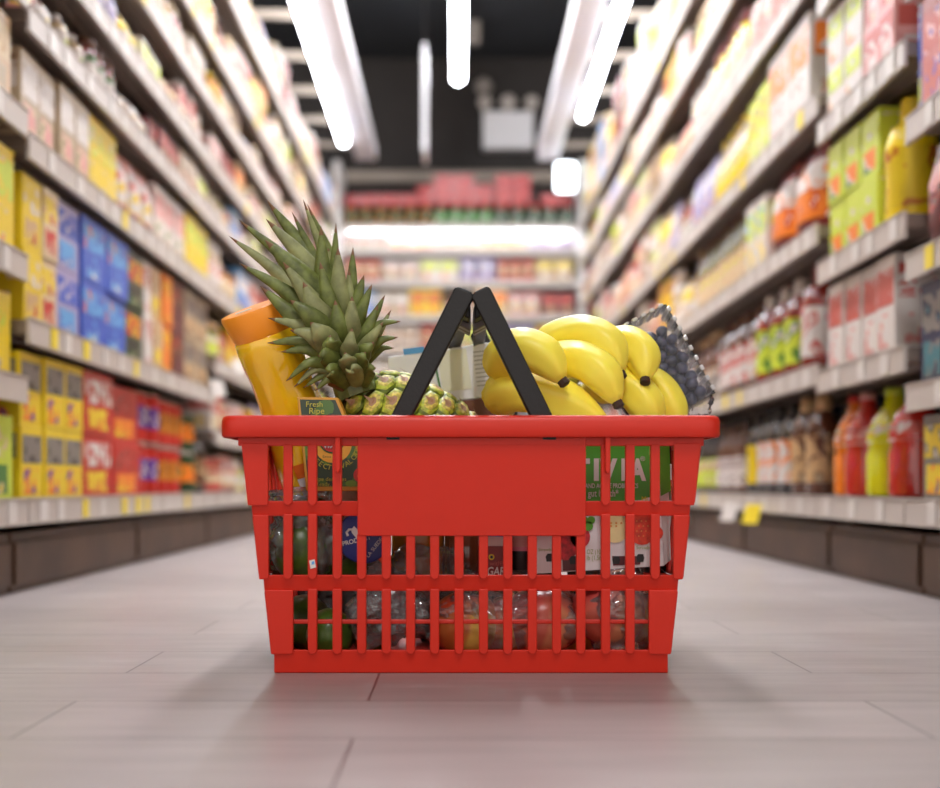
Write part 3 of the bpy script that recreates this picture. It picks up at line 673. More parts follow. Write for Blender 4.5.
# rim
YR = -.046; r0 = at(218.5, 437, YR); r1 = at(723.5, 415, YR)
bm = bmesh.new()
def rloop(ins, z, rad=.016, n=5):
    x0, x1, y0, y1 = r0.x + ins, r1.x - ins, YR + ins, 2 * YC - YR - ins; r = max(.002, rad - ins); out = []
    for cx, cy, a0 in ((x1 - r, y0 + r, -PI / 2), (x1 - r, y1 - r, 0), (x0 + r, y1 - r, PI / 2), (x0 + r, y0 + r, PI)):
        for i in range(n + 1):
            a = a0 + i / n * PI / 2; out.append(bm.verts.new((cx + r * math.cos(a), cy + r * math.sin(a), z)))
    return out
za, zb = r0.z, r1.z
prof = [(.0015, za + .0), (.0, za + .002), (.0, zb - .005), (.0012, zb - .0015), (.004, zb), (.020, zb - .0005), (.022, zb - .003), (.022, za - .002), (.019, za - .002), (.019, zb - .005), (.005, zb - .006), (.0035, za)]
lp = [rloop(i, z) for i, z in prof]
for a, b in zip(lp, lp[1:] + lp[:1]):
    n = len(a)
    for i in range(n): bm.faces.new((a[i], a[(i + 1) % n], b[(i + 1) % n], b[i]))
part('rim', bm, red, bask, smooth='angle', ang=50)
# black clips of the handle hinges under the rim
blk = mat('handle_black', (12, 10, 10), .5, bump=.15, scale=300)
for cx in (393, 549.5):
    for yy in (-.036, 2 * YC + .028):
        p = at(cx, 438, -.036); bm = bmesh.new(); box(bm, p.x - .0058, yy, p.z - .0015, p.x + .0058, yy + .008, p.z + .004); part('hinge_clip', bm, blk, bask)
# handles
def arm(bm, q, Y, t=.013):
    a = [at(x, y, -.020) for x, y in q]; a = [Vector((v.x, Y, v.z)) for v in a]
    # bevelled face: outer outline set back, inner outline proud
    c = sum(a, Vector()) / len(a)
    prism3(bm, a, [v + Vector((0, t, 0)) for v in a])
HL = [(391.5 - 11, 437), (411 - 9, 437), (474, 297), (471, 292.5), (459, 287), (454.5, 288)]
HR = [(541 - 1, 437), (563, 437), (490, 288), (486.5, 286.5), (474, 292.5), (471.5, 297)]
for q, sgn in ((HL, -1), (HR, 1)):
    bm = bmesh.new(); arm(bm, q, -.0235, .013)
    # raised middle ridge on the front arm
    q2 = [((x * 2 + qq[0]) / 3, (y * 2 + qq[1]) / 3) for (x, y), qq in zip(q, [q[1], q[0]] + [q[3], q[2], q[5], q[4]])]
    # rear arm leans a little wider
    dxr = -.009 if sgn < 0 else .002
    a = [at(x, y, -.020) for x, y in q]; zt = max(v.z for v in a)
    a = [Vector((v.x + dxr * (v.z / zt), 2 * YC + .010, v.z)) for v in a]; prism3(bm, a, [v + Vector((0, .013, 0)) for v in a])
    
    # grip bar running front to back between the arm tops
    top = at(463 if sgn < 0 else 482, 293, -.02); bb = at(458.5 if sgn < 0 else 483, 306, -.02)
    n = 10; ya, yb = -.0115, 2 * YC + .0105
    ux = at(472, 297, -.02) - at(454.5, 288, -.02) if sgn < 0 else at(490, 288, -.02) - at(473, 297, -.02)
    cs = []
    for yy, dx in ((ya, 0), (yb, dxr)):
        tl = Vector((top.x + dx, yy, top.z + .001)); cs.append([tl - ux * .42, tl + ux * .42, tl + ux * .42 + Vector((-sgn * .004 * 0, 0, -.020)), tl - ux * .42 + Vector((0, 0, -.020))])
    prism3(bm, cs[0], cs[1]); h = part('handle', bm, blk, bask, bevel=.003, seg=3, smooth='angle')
    # loose grey wrap on the grip
    bm = bmesh.new(); 
    for yy in (.03, .055):
        tl = Vector((top.x, yy, top.z - .004)); obox(bm, tl + Vector((0, 0, -.010)), ux * .47, Vector((0, .010, 0)), Vector((0, 0, .0115)))
    w = part('grip_wrap', bm, mat('grip_wrap', (96, 92, 88), .4), bask, bevel=.002); w.parent = h
# small white sticker on a front rib
bm = bmesh.new(); p = fpt(312.6, 564, .0034); obox(bm, p, Vector((.0024, 0, .0006)), Vector((0, .0003, 0)), Vector((-.0006, 0, .0036)), 0); obox(bm, p + Vector((.0004, -.0003, .001)), Vector((.0012, 0, .0003)), Vector((0, .0002, 0)), Vector((0, 0, .0014)), 1)
part('sticker', bm, [tagm, K('sky')], bask)

exec_contents = True
# ================================================================== JUICE BOTTLE
def frame(a, b):
    """matrix whose Z runs from a to b, origin at a"""
    z = (b - a).normalized(); y = Vector((0, 1, 0)); x = y.cross(z).normalized(); y = z.cross(x)
    return Matrix(((x.x, y.x, z.x, a.x), (x.y, y.y, z.y, a.y), (x.z, y.z, z.z, a.z), (0, 0, 0, 1)))
jt = at(254, 308, .085); jb0 = at(352, 566, .155)
jd = (jt - jb0).normalized(); JL = .265; jb = jt - jd * JL
jr = empty('juice_bottle', jb); tag(jr, 'orange juice bottle with orange cap leaning out of the basket beside the pineapple', 'bottle')
M = frame(jb, jt)
juice = mat('orange_juice', (255, 200, 30), .12, coat=1.0, sss=.25)
capo = mat('orange_cap', (255, 158, 40), .35)
pr = [(.030, 0), (.036, .006), (.0375, .03), (.0375, .10), (.0355, .125), (.0315, .150), (.0295, .172), (.0290, .195), (.0305, .212), (.0312, .226), (.0305, .236), (.026, .241)]
bm = bmesh.new(); lathe(bm, pr, 48, M=M, flute=lambda a, z: (.018 * math.cos(12 * a) if .14 < z < .215 else 0)); part('bottle_body', bm, juice, jr, smooth='angle')
bm = bmesh.new(); lathe(bm, [(.0285, .236), (.0295, .238), (.0345, .262), (.0335, .265), (.031, .2655)], 48, M=M, flute=lambda a, z: (.012 * abs(math.cos(6 * a)) if z < .245 else 0)); cp = part('cap', bm, capo, jr, smooth='angle')
for k in range(12):    # petal ridges on the cap skirt
    pass
bm = bmesh.new(); lathe(bm, [(.0389, .030), (.0389, .098)], 24, M=M, a0=-2.0, a1=-0.55); lathe(bm, [(.0389, .0985), (.0389, .112)], 24, mi=1, M=M, a0=-2.0, a1=-0.55)
Mt = M @ Matrix.Rotation(-1.1, 4, 'Z')
lb = part('label_sleeve', bm, [mat('label_white', (232, 226, 224), .5), mat('label_orange', (238, 112, 20), .5)], jr, smooth='angle')
bm = bmesh.new(); q = M @ Vector((-.010, -.008, .266)); xx = (M.to_3x3() @ Vector((1, 0, 0))); yy = (M.to_3x3() @ Vector((0, 1, 0)))
obox(bm, q, xx * .008, yy * .004, jd * .0003); part('cap_sticker', bm, tagm, jr)

# ================================================================== PINEAPPLE
pc = at(411, 444, .115); dirp = Vector((.86, .10, -.50)).normalized()
pa_, pb_ = pc - dirp * .084, pc + dirp * .084
pi = empty('pineapple', pc - Vector((0, 0, .06))); tag(pi, 'ripe pineapple with spiky green crown leaning left, lying in the basket', 'pineapple')
M = frame(pa_, pb_); LP = .168
def prad(t): return .0595 * (max(0.0, 1 - abs(2 * t - 1) ** 2.6)) ** .5
bm = bmesh.new(); lathe(bm, [(max(.002, prad(t / 24) - .003), t / 24 * LP) for t in range(25)], 32, mi=0, M=M)
rows = 10
for r in range(rows):
    t = .045 + (r + .5) / rows * .93; rr = prad(t); n = 11
    if rr < .012: continue
    sc = min(1, rr / .05)
    for k in range(n):
        a = 2 * PI * (k + (r % 2) * .5) / n + r * .12
        nrm_l = Vector((math.cos(a), math.sin(a), (2 * t - 1) * -0.0)).normalized()
        dr = (prad(min(1, t + .02)) - prad(max(0, t - .02))) / (.04 * LP)
        tz = Vector((math.cos(a) * dr, math.sin(a) * dr, 1)).normalized(); ta = Vector((-math.sin(a), math.cos(a), 0)); nn = ta.cross(tz).normalized()
        if nn.dot(Vector((math.cos(a), math.sin(a), 0))) < 0: nn = -nn
        c0 = Vector((math.cos(a) * rr, math.sin(a) * rr, t * LP)); wa = PI * rr / n * 1.16; wz = LP / rows * .66
        rings = []
        for f, hh, mi in ((1.02, -.002, 1), (.90, .0006, 2), (.66, .0026, 3), (.34, .0034, 5), (.14, .0036, 4)):
            ring = []
            for j in range(6):
                b = PI / 6 + j * PI / 3
                ring.append(bm.verts.new(M @ (c0 + ta * math.cos(b) * wa * f + tz * math.sin(b) * wz * f + nn * (hh + R.uniform(-.0003, .0003)))))
            rings.append((ring, mi))
        for (ra, m1), (rb, m2) in zip(rings, rings[1:]):
            for j in range(6): bm.faces.new((ra[j], ra[(j + 1) % 6], rb[(j + 1) % 6], rb[j])).material_index = m1
        bm.faces.new(rings[-1][0]).material_index = 4
        # dry pointed bract
        v1 = bm.verts.new(M @ (c0 + ta * .0028 + nn * .0036)); v2 = bm.verts.new(M @ (c0 - ta * .0028 + nn * .0036)); v3 = bm.verts.new(M @ (c0 - tz * .010 + nn * .0068 + ta * R.uniform(-.003, .003)))
        bm.faces.new((v1, v2, v3)).material_index = 5
pm = [mat('pine_dark', (70, 66, 16), .6), mat('pine_green', (104, 118, 30), .45, var=.3, scale=150), mat('pine_lime', (168, 176, 52), .5, var=.5, scale=180, bump=.8), mat('pine_yellow', (204, 186, 84), .55, var=.45, scale=220, bump=.8), mat('pine_tan', (172, 120, 84), .55), mat('pine_bract', (176, 136, 100), .6)]
part('fruit', bm, pm, pi, smooth=True)
leafm = mat('leaf_green', (104, 114, 54), .45, var=.34, scale=90)
leafp = mat('leaf_pale', (138, 142, 92), .45, var=.28, scale=70)
leafd = mat('leaf_brown', (120, 84, 52), .6)
bm = bmesh.new()
def leaf(b, mid, tip, w, face=Vector((0, -1, 0)), mi=0):
    pts = bez([b, mid, tip], 12); L_ = []; 
    for i, p in enumerate(pts):
        t = i / 12; tg = (pts[min(i + 1, 12)] - pts[max(i - 1, 0)]).normalized(); s = tg.cross(face)
        if s.length < .05: s = tg.cross(Vector((1, 0, 0)))
        s.normalize(); nrm = s.cross(tg).normalized()
        ww = 1.1 * w * (1 - t ** 3.4) * (.82 + .25 * math.sin(PI * min(1, t * 1.6))); ww = max(ww, w * .015)
        cup = nrm * ww * .38 * (-1 if nrm.dot(face) > 0 else 1)
        th = nrm * .0005
        L_.append([bm.verts.new(v) for v in (p + s * ww - cup * -.0 + cup, p + s * ww * .5 + cup * .25, p, p - s * ww * .5 + cup * .25, p - s * ww + cup)] + [bm.verts.new(v - th * 2) for v in (p - s * ww + cup, p - s * ww * .5 + cup * .25, p, p + s * ww * .5 + cup * .25, p + s * ww + cup)])
    for i in range(12):
        for k in range(10):
            f = bm.faces.new((L_[i][k], L_[i][(k + 1) % 10], L_[i + 1][(k + 1) % 10], L_[i + 1][k])); f.material_index = 2 if i >= 11 else (mi if k < 4 else 1); f.smooth = True
    bm.faces.new(L_[0][::-1]); bm.faces.new(L_[-1])
core0 = at(357, 392, .085); core1 = at(330, 318, .085)
def corep(t): return core0.lerp(core1, t)
# (t along core, tip px, tip py, half width px, tip depth, bulge toward +x/-x px, material)
LV = [(.95, 229, 236, 7, .10, (-4, -10), 1), (.95, 239, 220, 8, .11, (2, -12), 0), (1, 267, 200, 10, .10, (8, -6), 0), (.95, 266, 219, 11, .08, (8, -8), 1), (.8, 265, 240, 14, .06, (4, -8), 0),
      (1, 292, 212, 7, .10, (6, 0), 0), (1, 303, 199, 6, .11, (6, 0), 1), (1, 307, 204, 7, .13, (14, 4), 0), (.9, 321, 226, 11, .07, (-4, 2), 0), (1, 336, 223, 7, .10, (-1, 4), 0), (.85, 338, 247, 11, .06, (2, 4), 1), (.9, 353, 247, 8, .08, (6, 6), 0),
      (.75, 239, 263, 8, .06, (0, -8), 0), (.6, 260, 286, 11, .05, (0, 4), 0), (.55, 303, 282, 13, .045, (-4, -4), 1), (.75, 364, 275, 8, .07, (4, -4), 0), (.6, 372, 284, 8, .06, (2, 0), 0),
      (.6, 385, 295, 6, .07, (6, 0), 0), (.5, 391, 310, 6, .06, (6, 6), 1), (.35, 401, 321, 5, .05, (2, -16), 0), (.25, 398, 337, 5, .05, (4, -12), 0), (.2, 394, 348, 4, .06, (6, -12), 0),
      (.5, 268, 318, 8, .05, (4, -8), 1), (.35, 267, 343, 7, .05, (0, -12), 0), (.25, 281, 352, 7, .05, (-2, -12), 0), (.1, 286, 381, 6, .05, (-4, -20), 0), (.05, 294, 387, 5, .055, (-4, -18), 1), (.0, 303, 388, 5, .06, (-2, -14), 0), (.0, 315, 391, 5, .045, (-2, -12), 0),
      (.4, 310, 322, 11, .035, (-4, -6), 1), (.45, 335, 300, 11, .045, (0, 0), 0), (.5, 352, 296, 10, .045, (4, 0), 1), (.3, 330, 335, 10, .03, (-6, -4), 0), (.25, 352, 328, 9, .03, (0, 0), 1), (.2, 374, 342, 8, .035, (2, -6), 0),
      (.15, 318, 356, 9, .03, (-6, -10), 0), (.1, 345, 352, 9, .028, (0, -4), 1), (.1, 366, 352, 8, .03, (2, -6), 0), (.05, 330, 374, 8, .03, (-8, -8), 0), (.0, 350, 370, 8, .03, (2, -8), 1), (.0, 376, 368, 7, .04, (4, -8), 0), (.0, 322, 386, 6, .05, (-8, -8), 2),
      (.5, 290, 300, 11, .04, (-2, -8), 0), (.35, 290, 330, 9, .04, (-2, -10), 1), (.65, 320, 262, 10, .05, (0, 0), 0), (.6, 283, 262, 11, .055, (0, -4), 1), (.7, 349, 268, 8, .07, (4, 4), 1), (.4, 378, 305, 8, .05, (4, 0), 0), (.3, 383, 322, 7, .045, (4, -4), 1)]
for t, tx, ty, w, dy, (bx, by), mi in LV:
    tip = at(tx, ty, .085 + (dy - .085) * 1.0); b = corep(min(1, t) * .9) + Vector((0, (dy - .085) * .25, 0))
    mid = b.lerp(tip, .5); sc = (mid.y - CAMY) / F; mid += Vector((bx * sc, (dy - .085) * .35, -by * sc))
    leaf(b, mid, tip, w * sc, mi=mi)
for i in range(26):   # leaves on the far side of the crown
    t = R.uniform(.1, 1); a = R.uniform(-1, 1); ln = .05 + .055 * t
    b = corep(t * .9) + Vector((0, .012, 0)); ax = (core1 - core0).normalized()
    d = (ax * (.35 + t) + Vector((math.sin(a * 1.3) - .2, .9 * math.cos(a), 0)) * (1.15 - t * .6)).normalized()
    leaf(b, b + d * ln * .55 + ax * .008, b + d * ln, R.uniform(.007, .010), face=Vector((0, 1, 0)), mi=R.choice((0, 1)))
sweep(bm, [corep(-.05), corep(.3), corep(.7), corep(1.0)], [.022, .020, .014, .006], 10, mi=0)
part('crown', bm, [leafm, leafp, leafd], pi)

# ================================================================== BANANAS
ban = mat('banana_yellow', (252, 232, 80), .42, var=.05, scale=14, sss=.15)
btip = mat('banana_tip', (58, 38, 26), .7)
bend = mat('banana_green_end', (190, 190, 60), .45)
def banana(root, pxs, rpx, lab=None):
    pts = [at(x, y, Y) for x, y, Y in pxs]; c = bez(pts, 22); sc = (pts[1].y - CAMY) / F; r = rpx * sc
    rad = []
    for i in range(23):
        t = i / 22; f = min(1, .34 + 2.6 * t) if t < .3 else 1
        if t > .72: f = 1 - .72 * ((t - .72) / .28) ** 1.8
        rad.append(r * f)
    shp = lambda a: 1.0 + .07 * math.cos(5 * a + .4)
    bm = bmesh.new(); sweep(bm, c, rad, 20, shape=shp)
    o = part('banana', bm, ban, root, smooth=True)
    t = (c[-1] - c[-3]).normalized(); bm = bmesh.new()
    sweep(bm, [c[-1] - t * .0015, c[-1] + t * .002, c[-1] + t * .005, c[-1] + t * .0062], [r * .29, r * .27, r * .29, r * .2], 8)
    q = part('banana_tip', bm, btip, root, smooth='angle'); q.parent = o
    return c
def bunch(label, loc, bl, crown):
    r = empty('banana_bunch', loc); tag(r, label, 'bananas')
    for b in bl: banana(r, b[0], b[1])
    bm = bmesh.new(); cp_ = at(*crown)
    for b in bl:
        p = at(*b[0][0]); sweep(bm, [p, p.lerp(cp_, .6), cp_], [b[1] * .34 * (p.y - CAMY) / F, .005, .006], 8)
    sweep(bm, [cp_ - Vector((.006, 0, 0)), cp_ + Vector((.004, .004, 0)), cp_ + Vector((.010, .012, .002))], [.008, .009, .006], 8)
    part('stem', bm, mat('banana_stem', (168, 160, 58), .55), r, smooth=True)
bunch('yellow banana bunch in front of the basket handle, tips pointing right and down', at(545, 415, .08),
      [([(506, 382, .09), (502, 362, .055), (519, 349, .030), (543, 357, .022), (562, 380, .016)], 20),
       ([(508, 412, .10), (502, 396, .065), (524, 392, .050), (562, 401, .045), (606, 424, .04)], 21),
       ([(545, 372, .11), (556, 362, .08), (580, 361, .055), (602, 375, .040), (617, 402, .032)], 19)], (512, 396, .125))
bunch('yellow banana bunch behind, arching beside the blueberries', at(620, 415, .12),
      [([(540, 362, .15), (550, 345, .11), (580, 335, .085), (606, 345, .068), (620, 373, .056)], 19),
       ([(592, 362, .18), (606, 350, .15), (627, 344, .12), (642, 356, .10), (645, 379, .082)], 17.5),
       ([(585, 392, .14), (604, 386, .12), (628, 388, .105), (645, 405, .095), (655, 432, .09)], 19),
       ([(620, 392, .19), (640, 382, .165), (658, 389, .145), (670, 408, .135), (676, 434, .13)], 17)], (566, 388, .185))

# ================================================================== BLUEBERRIES
film = mat_film('clear_film', opac=.14, gloss=.30)
shell = mat_film('clear_shell', opac=.03, gloss=.12, bump=.25, scale=40)
bc = at(649, 373, .175); ang = math.radians(28)
u = Vector((math.cos(ang), 0.0, math.sin(ang))); v = Vector((-math.sin(ang), 0.10, math.cos(ang))).normalized(); wv = Vector((0, 1, 0)); wv = u.cross(v).normalized(); wv = -wv if wv.y < 0 else wv
HU, HV, HW = .045, .052, .023
cs = empty('berry_container', bc - Vector((0, 0, .05))); tag(cs, 'clear plastic clamshell of blueberries tilted at the right end of the basket', 'container')
bm = bmesh.new()
for s in (-1, 1): obox(bm, bc + wv * s * HW, u * HU, v * HV, wv * .0005)
for s in (-1, 1): obox(bm, bc + u * s * HU, u * .0005, v * HV, wv * HW); obox(bm, bc + v * s * HV, u * HU, v * .0005, wv * HW)
part('tray', bm, shell, cs)
bm = bmesh.new()
for i in range(9):     # scalloped lip ribs along the outer edges
    q = bc + u * (HU + .0004) + v * (HV * (-1 + 2 * (i + .5) / 9)); obox(bm, q, u * .002, v * .0026, wv * (HW + .003))
for i in range(9):
    q = bc + v * (HV + .001) + u * (HU * (-1 + 2 * (i + .5) / 9)); obox(bm, q, u * .0026, v * .0015, wv * (HW + .002))
part('lid', bm, mat_film('shell_lip', opac=.62, gloss=.25, bump=.2), cs, bevel=.0008)
bm = bmesh.new(); bmesh.ops.create_icosphere(bm, subdivisions=2, radius=.0067)
for vv in bm.verts:
    if vv.co.z > .0052: vv.co.z -= .0016
berry = link('blueberry', bm, mat('blueberry_skin', (64, 66, 88), .42, var=.4, scale=120), smooth=True)
slots = []
stp = .0121
for k in range(3):
    for i in range(8):
        for j in range(9):
            a = -HU + .0075 + (i + (j % 2) * .5) * stp; b = -HV + .0078 + j * stp * .87; c = -HW + .0078 + k * .0155
            if a > HU - .007 or b > HV - .007: continue
            if b > HV - .022 + a * .12: continue    # headroom under the lid
            slots.append((a, b, c))
first = True
for a, b, c in slots:
    o = berry if first else berry.copy()
    if not first: COL.objects.link(o)
    first = False
    o.location = bc + u * (a + R.uniform(-.0017, .0017)) + v * (b + R.uniform(-.0017, .0017)) + wv * (c + R.uniform(-.0008, .002)); o.rotation_euler = (R.uniform(-1, 2.5), R.uniform(-1, 1), R.uniform(0, 6))
    tag(o, 'dark blue berry packed inside the clear clamshell beside the bananas', 'blueberry', 'blueberries in the clamshell')
# crumpled film beside the clamshell
def crumple(name, c, rx, ry, rz, m, label, cat, amp=.25, sub=4, seed=0, group=None, rot=0):
    bm = bmesh.new(); bmesh.ops.create_icosphere(bm, subdivisions=sub, radius=1)
    for vv in bm.verts:
        p = vv.co.copy(); n1 = noise.noise(p * 1.7 + Vector((seed, 0, 0))); n2 = abs(noise.noise(p * 5 + Vector((0, seed, 0)))); n3 = noise.noise(p * 11 + Vector((0, 0, seed)))
        n4 = abs(noise.noise(Vector((p.x * 4, p.y * 4, p.z * 13)) + Vector((seed, seed, 0)))); k = 1 + amp * n1 - amp * .6 * n2 + amp * .15 * n3 - amp * .5 * n4
        q = Vector((p.x * rx * k, p.y * ry * k, p.z * rz * k)); q = Matrix.Rotation(rot, 3, 'Y') @ q; vv.co = c + q
    o = local(link(name, bm, m, smooth=True)); tag(o, label, cat, group); return o
crumple('plastic_wrap', at(700, 405, .175), .013, .012, .018, film, 'crumpled clear wrap under the blueberry clamshell at the rim corner', 'wrap', .4, 4, 5, rot=.4)

# ================================================================== PAPER LABELLED PACK BEHIND THE HANDLE
pk = empty('white_carton', at(448, 405, .20)); tag(pk, 'white carton with printed panels standing between the pineapple and bananas', 'carton')
Yk = .205
q = [at(388, 357, Yk), at(500, 341, Yk + .02), at(500, 396, Yk + .02), at(388, 408, Yk)]
bm = bmesh.new(); prism3(bm, q, [p + Vector((0, .05, 0)) for p in q]); part('box_body', bm, mat('carton_white', (226, 226, 230), .5), pk, bevel=.001)
q = [at(388, 408.5, Yk - .003), at(500, 396.5, Yk + .017), at(500, 440, Yk + .017), at(388, 440, Yk - .003)]
bm = bmesh.new(); prism3(bm, q, [p + Vector((0, .055, 0)) for p in q]); part('box_base', bm, mat('carton_brown', (112, 66, 50), .5), pk, bevel=.001)
ex = (at(500, 341, Yk + .02) - at(388, 357, Yk)).normalized(); ez = Vector((0, 0, 1)); en = Vector((0, -1, 0))
def onpk(px, py):
    t = (px - 388) / 112; return at(px, py, Yk + .02 * t) + Vector((0, -.0008, 0))
PKM = [K('sky'), K('green'), mat('panel_cream', (220, 220, 200), .5), mat('print_grey', (120, 120, 118), .5)]
def patch(x0, y0, x1, y1, mi, sk=0):
    a = [onpk(x0, y0), onpk(x1, y0 - (x1 - x0) * .12), onpk(x1 + sk, y1 - (x1 - x0) * .12), onpk(x0 + sk, y1)]; prism3(bm, a, [p + Vector((0, .0007, 0)) for p in a], mi)
bm = bmesh.new(); patch(403, 349, 424, 355, 0, 1); part('blue_stripe', bm, PKM, pk)
bm = bmesh.new(); patch(434, 364, 436, 392, 1, 6); part('green_stripe', bm, PKM, pk)
bm = bmesh.new(); patch(437, 352, 466, 392, 2, 6); part('printed_panel', bm, PKM, pk)
for x0, x1, y0, dx, dy in ((447, 461, 358, .8, 3.1), (473, 489, 352, .5, 4.2)):
    bm = bmesh.new()
    for i in range(9):
        patch(x0 + i * dx, y0 + i * dy, x1 + i * dx - (i * 7 % 5), y0 + .7 + i * dy, 3)
    part('printed_lines', bm, PKM, pk)

# blue cap behind bananas
bm = bmesh.new(); p = at(541, 343, .24); lathe(bm, [(.014, -.02), (.015, -.014), (.015, .006), (.012, .009)], 24, M=Matrix.Translation(p), flute=lambda a, z: .02 * math.cos(24 * a)); 
bb = empty('water_bottle', p - Vector((0, 0, .20))); tag(bb, 'bottle whose ridged blue cap peeks out behind the bananas', 'bottle')
part('cap', bm, mat('cap_blue', (30, 60, 190), .35), bb, smooth='angle')
bm = bmesh.new(); lathe(bm, [(.024, -.185), (.026, -.18), (.026, -.07), (.013, -.03), (.012, -.019)], 20, M=Matrix.Translation(p)); part('bottle_body', bm, mat('bottle_pale', (200, 214, 226), .2, coat=1), bb, smooth='angle')

# ================================================================== GREEN CARTON (front left)
Yg = .010
gc = empty('green_package', at(340, 495, Yg + .015)); tag(gc, 'dark green package with orange round emblem behind the left slots', 'package')
q = [at(297, 397, Yg + .02), at(338, 397.5, Yg + .02), at(376, 491, Yg), at(306, 491, Yg)]
bm = bmesh.new(); prism3(bm, q, [p + Vector((0, .03, 0)) for p in q]); part('box_body', bm, mat('pack_edge', (206, 146, 40), .5), gc, bevel=.001)
def og(px, py, o=.0006): 
    t = (491 - py) / 94; return at(px, py, Yg + .02 * t) + Vector((0, -o, 0))
def gpoly(bm, pts, mi, o=.0008): 
    a = [og(x, y, o) for x, y in pts]; prism3(bm, a, [p + Vector((0, .0005, 0)) for p in a], mi)
bm = bmesh.new(); gpoly(bm, [(300, 399.5), (335.5, 400), (372, 486.5), (308.5, 486.5)], 0)
part('green_face', bm, [mat_print('pack_green', ((34, 52, 18), (70, 104, 24), (96, 132, 30)), 60)], gc)
bm = bmesh.new()
circ = lambda cx, cy, r, n=24, sy=1.0: [(cx + r * math.cos(2 * PI * i / n), cy + r * sy * math.sin(2 * PI * i / n)) for i in range(n)]
gpoly(bm, circ(333, 444, 19), 0, .0014); gpoly(bm, circ(332, 441, 12.5), 1, .0020); gpoly(bm, circ(332, 441, 11), 2, .0026); gpoly(bm, circ(361, 475, 7.5, sy=1.0), 2, .0016)
gpoly(bm, circ(351, 483.5, 5.5, sy=.6), 3, .0014)
part('emblem', bm, [mat('emblem_orange', (226, 158, 24), .45), mat('emblem_green', (40, 90, 24), .45), mat('emblem_red', (200, 40, 26), .45), mat('emblem_lime', (110, 150, 30), .45)], gc)
bm = bmesh.new(); xd, yd = Vector((1, 0, 0)), Vector((0, .16, .987)).normalized()
text_bm(bm, 'Fresh', .0072, og(306, 407, .003), xd, yd, mi=0); text_bm(bm, 'Ripe', .0082, og(309, 414, .003), xd, yd, mi=0)
text_bm(bm, 'WA', .006, og(324, 448, .004), xd, yd, mi=1, bold=.0003); text_bm(bm, 'Extra', .0036, og(323, 458, .004), xd, yd, mi=2)
arc = 'PERFECT AVALOTES'
for i, chh in enumerate(arc):
    a = math.radians(168 - i * 10.5); rx = 27
    px, py = 334 - rx * math.cos(math.radians(12 + i * 10.5)), 443 + rx * math.sin(math.radians(12 + i * 10.5)); th = math.radians(12 + i * 10.5) - PI / 2
    xdr = Vector((math.cos(th), 0, math.sin(th))); ydr = Vector((-math.sin(th), 0, math.cos(th)))
    if py < 437: continue
    text_bm(bm, chh, .0068, og(px, py, .003), xdr, ydr, mi=0)
text_bm(bm, 'Ripe des T  es', .0052, og(314, 481, .003), xd, yd, mi=0); text_bm(bm, 'Ready, Inc', .0052, og(316, 486, .003), xd, yd, mi=0)
text_bm(bm, '6', .013, og(357.5, 479.5, .004), xd, yd, mi=3, bold=.0005)
part('printing', bm, [mat('ink_olive', (186, 176, 50), .5), K('white'), K('dgreen'), K('yellow')], gc)

# ================================================================== YOGURT PACK (front right)
Ya = .012
yg = empty('yogurt_multipack', at(600, 570, Ya + .03)); tag(yg, 'green and white yogurt multipack with fruit pictures behind the right slots', 'yogurt')
def oy(px, py, o=0.0): return at(px, py, Ya) + Vector((0, -o, 0))
gm = mat('yogurt_green', (70, 150, 34), .45); wm = mat('yogurt_white', (232, 226, 226), .45)
fr = [(533, 426), (656, 426), (664, 566), (533, 574)]
bm = bmesh.new(); a = [oy(*q) for q in fr]; b = [p + Vector((0, .03, 0)) for p in a]; b[1] = at(667, 428, Ya + .028); b[2] = at(671, 560, Ya + .028)
prism3(bm, a, b, 0)
bm.faces.ensure_lookup_table()
part('box_body', bm, wm, yg, bevel=.0006)
bm = bmesh.new()
def ypoly(bm, pts, mi, o=.0006):
    a = [oy(x, y, o) for x, y in pts]; prism3(bm, a, [p + Vector((0, .0004, 0)) for p in a], mi)
ypoly(bm, [(533.5, 426.5), (655.5, 426.5), (656, 497), (648, 497.5), (641, 500), (533.5, 505)], 0)
sq = [at(656.6, 427, Ya + .003), at(666.8, 428.5, Ya + .0275), at(668.4, 491, Ya + .0275), at(658.8, 496, Ya + .003)]; prism3(bm, sq, [p + Vector((.0020, -.0004, 0)) for p in sq], 1)
part('green_face', bm, [gm, gm], yg)
bm = bmesh.new(); ypoly(bm, [(649, 445), (655, 445), (655, 455), (649, 455)], 0, .001)
fx = [(565, 546, 13, 1), (580, 537, 10, 1), (615, 528, 13.5, 2), (642, 529, 14.5, 3), (657, 533, 6, 3)]
FP = [mat('badge_lime', (170, 190, 90), .5), mat('raspberry', (196, 40, 50), .5, var=.4, scale=200), mat('banana_slice', (240, 222, 160), .5, var=.08, scale=60), mat('strawberry', (214, 60, 34), .45, var=.25, scale=160), mat('leaf_bright', (90, 160, 40), .5), mat('seed', (220, 150, 70), .5)]
part('lime_badge', bm, FP, yg)
for cx, cy, r, mi in fx:
    bm = bmesh.new(); ypoly(bm, circ(cx, cy, r, 20, 1.1), mi, .0012)
    if mi == 2:
        for i in range(5): ypoly(bm, circ(611 + (i % 3) * 5, 523 + (i // 3) * 3, 1.1, 6), 5, .0018)
    if r == 14.5:
        for i in range(18): ypoly(bm, circ(632 + (i % 5) * 4.6 + (i // 5 % 2) * 2, 521 + (i // 5) * 5, .7, 5), 5, .0018)
    part('fruit_picture', bm, FP, yg)
for grp in (((588, 526, 5), (591, 520, 4), (584, 520, 4)), ((655, 515, 5),)):
    bm = bmesh.new()
    for cx, cy, r in grp: ypoly(bm, circ(cx, cy, r, 10), 4, .0016)
    part('leaf_picture', bm, FP, yg)
bm = bmesh.new(); xd, yd = Vector((1, 0, 0)), Vector((0, 0, 1))
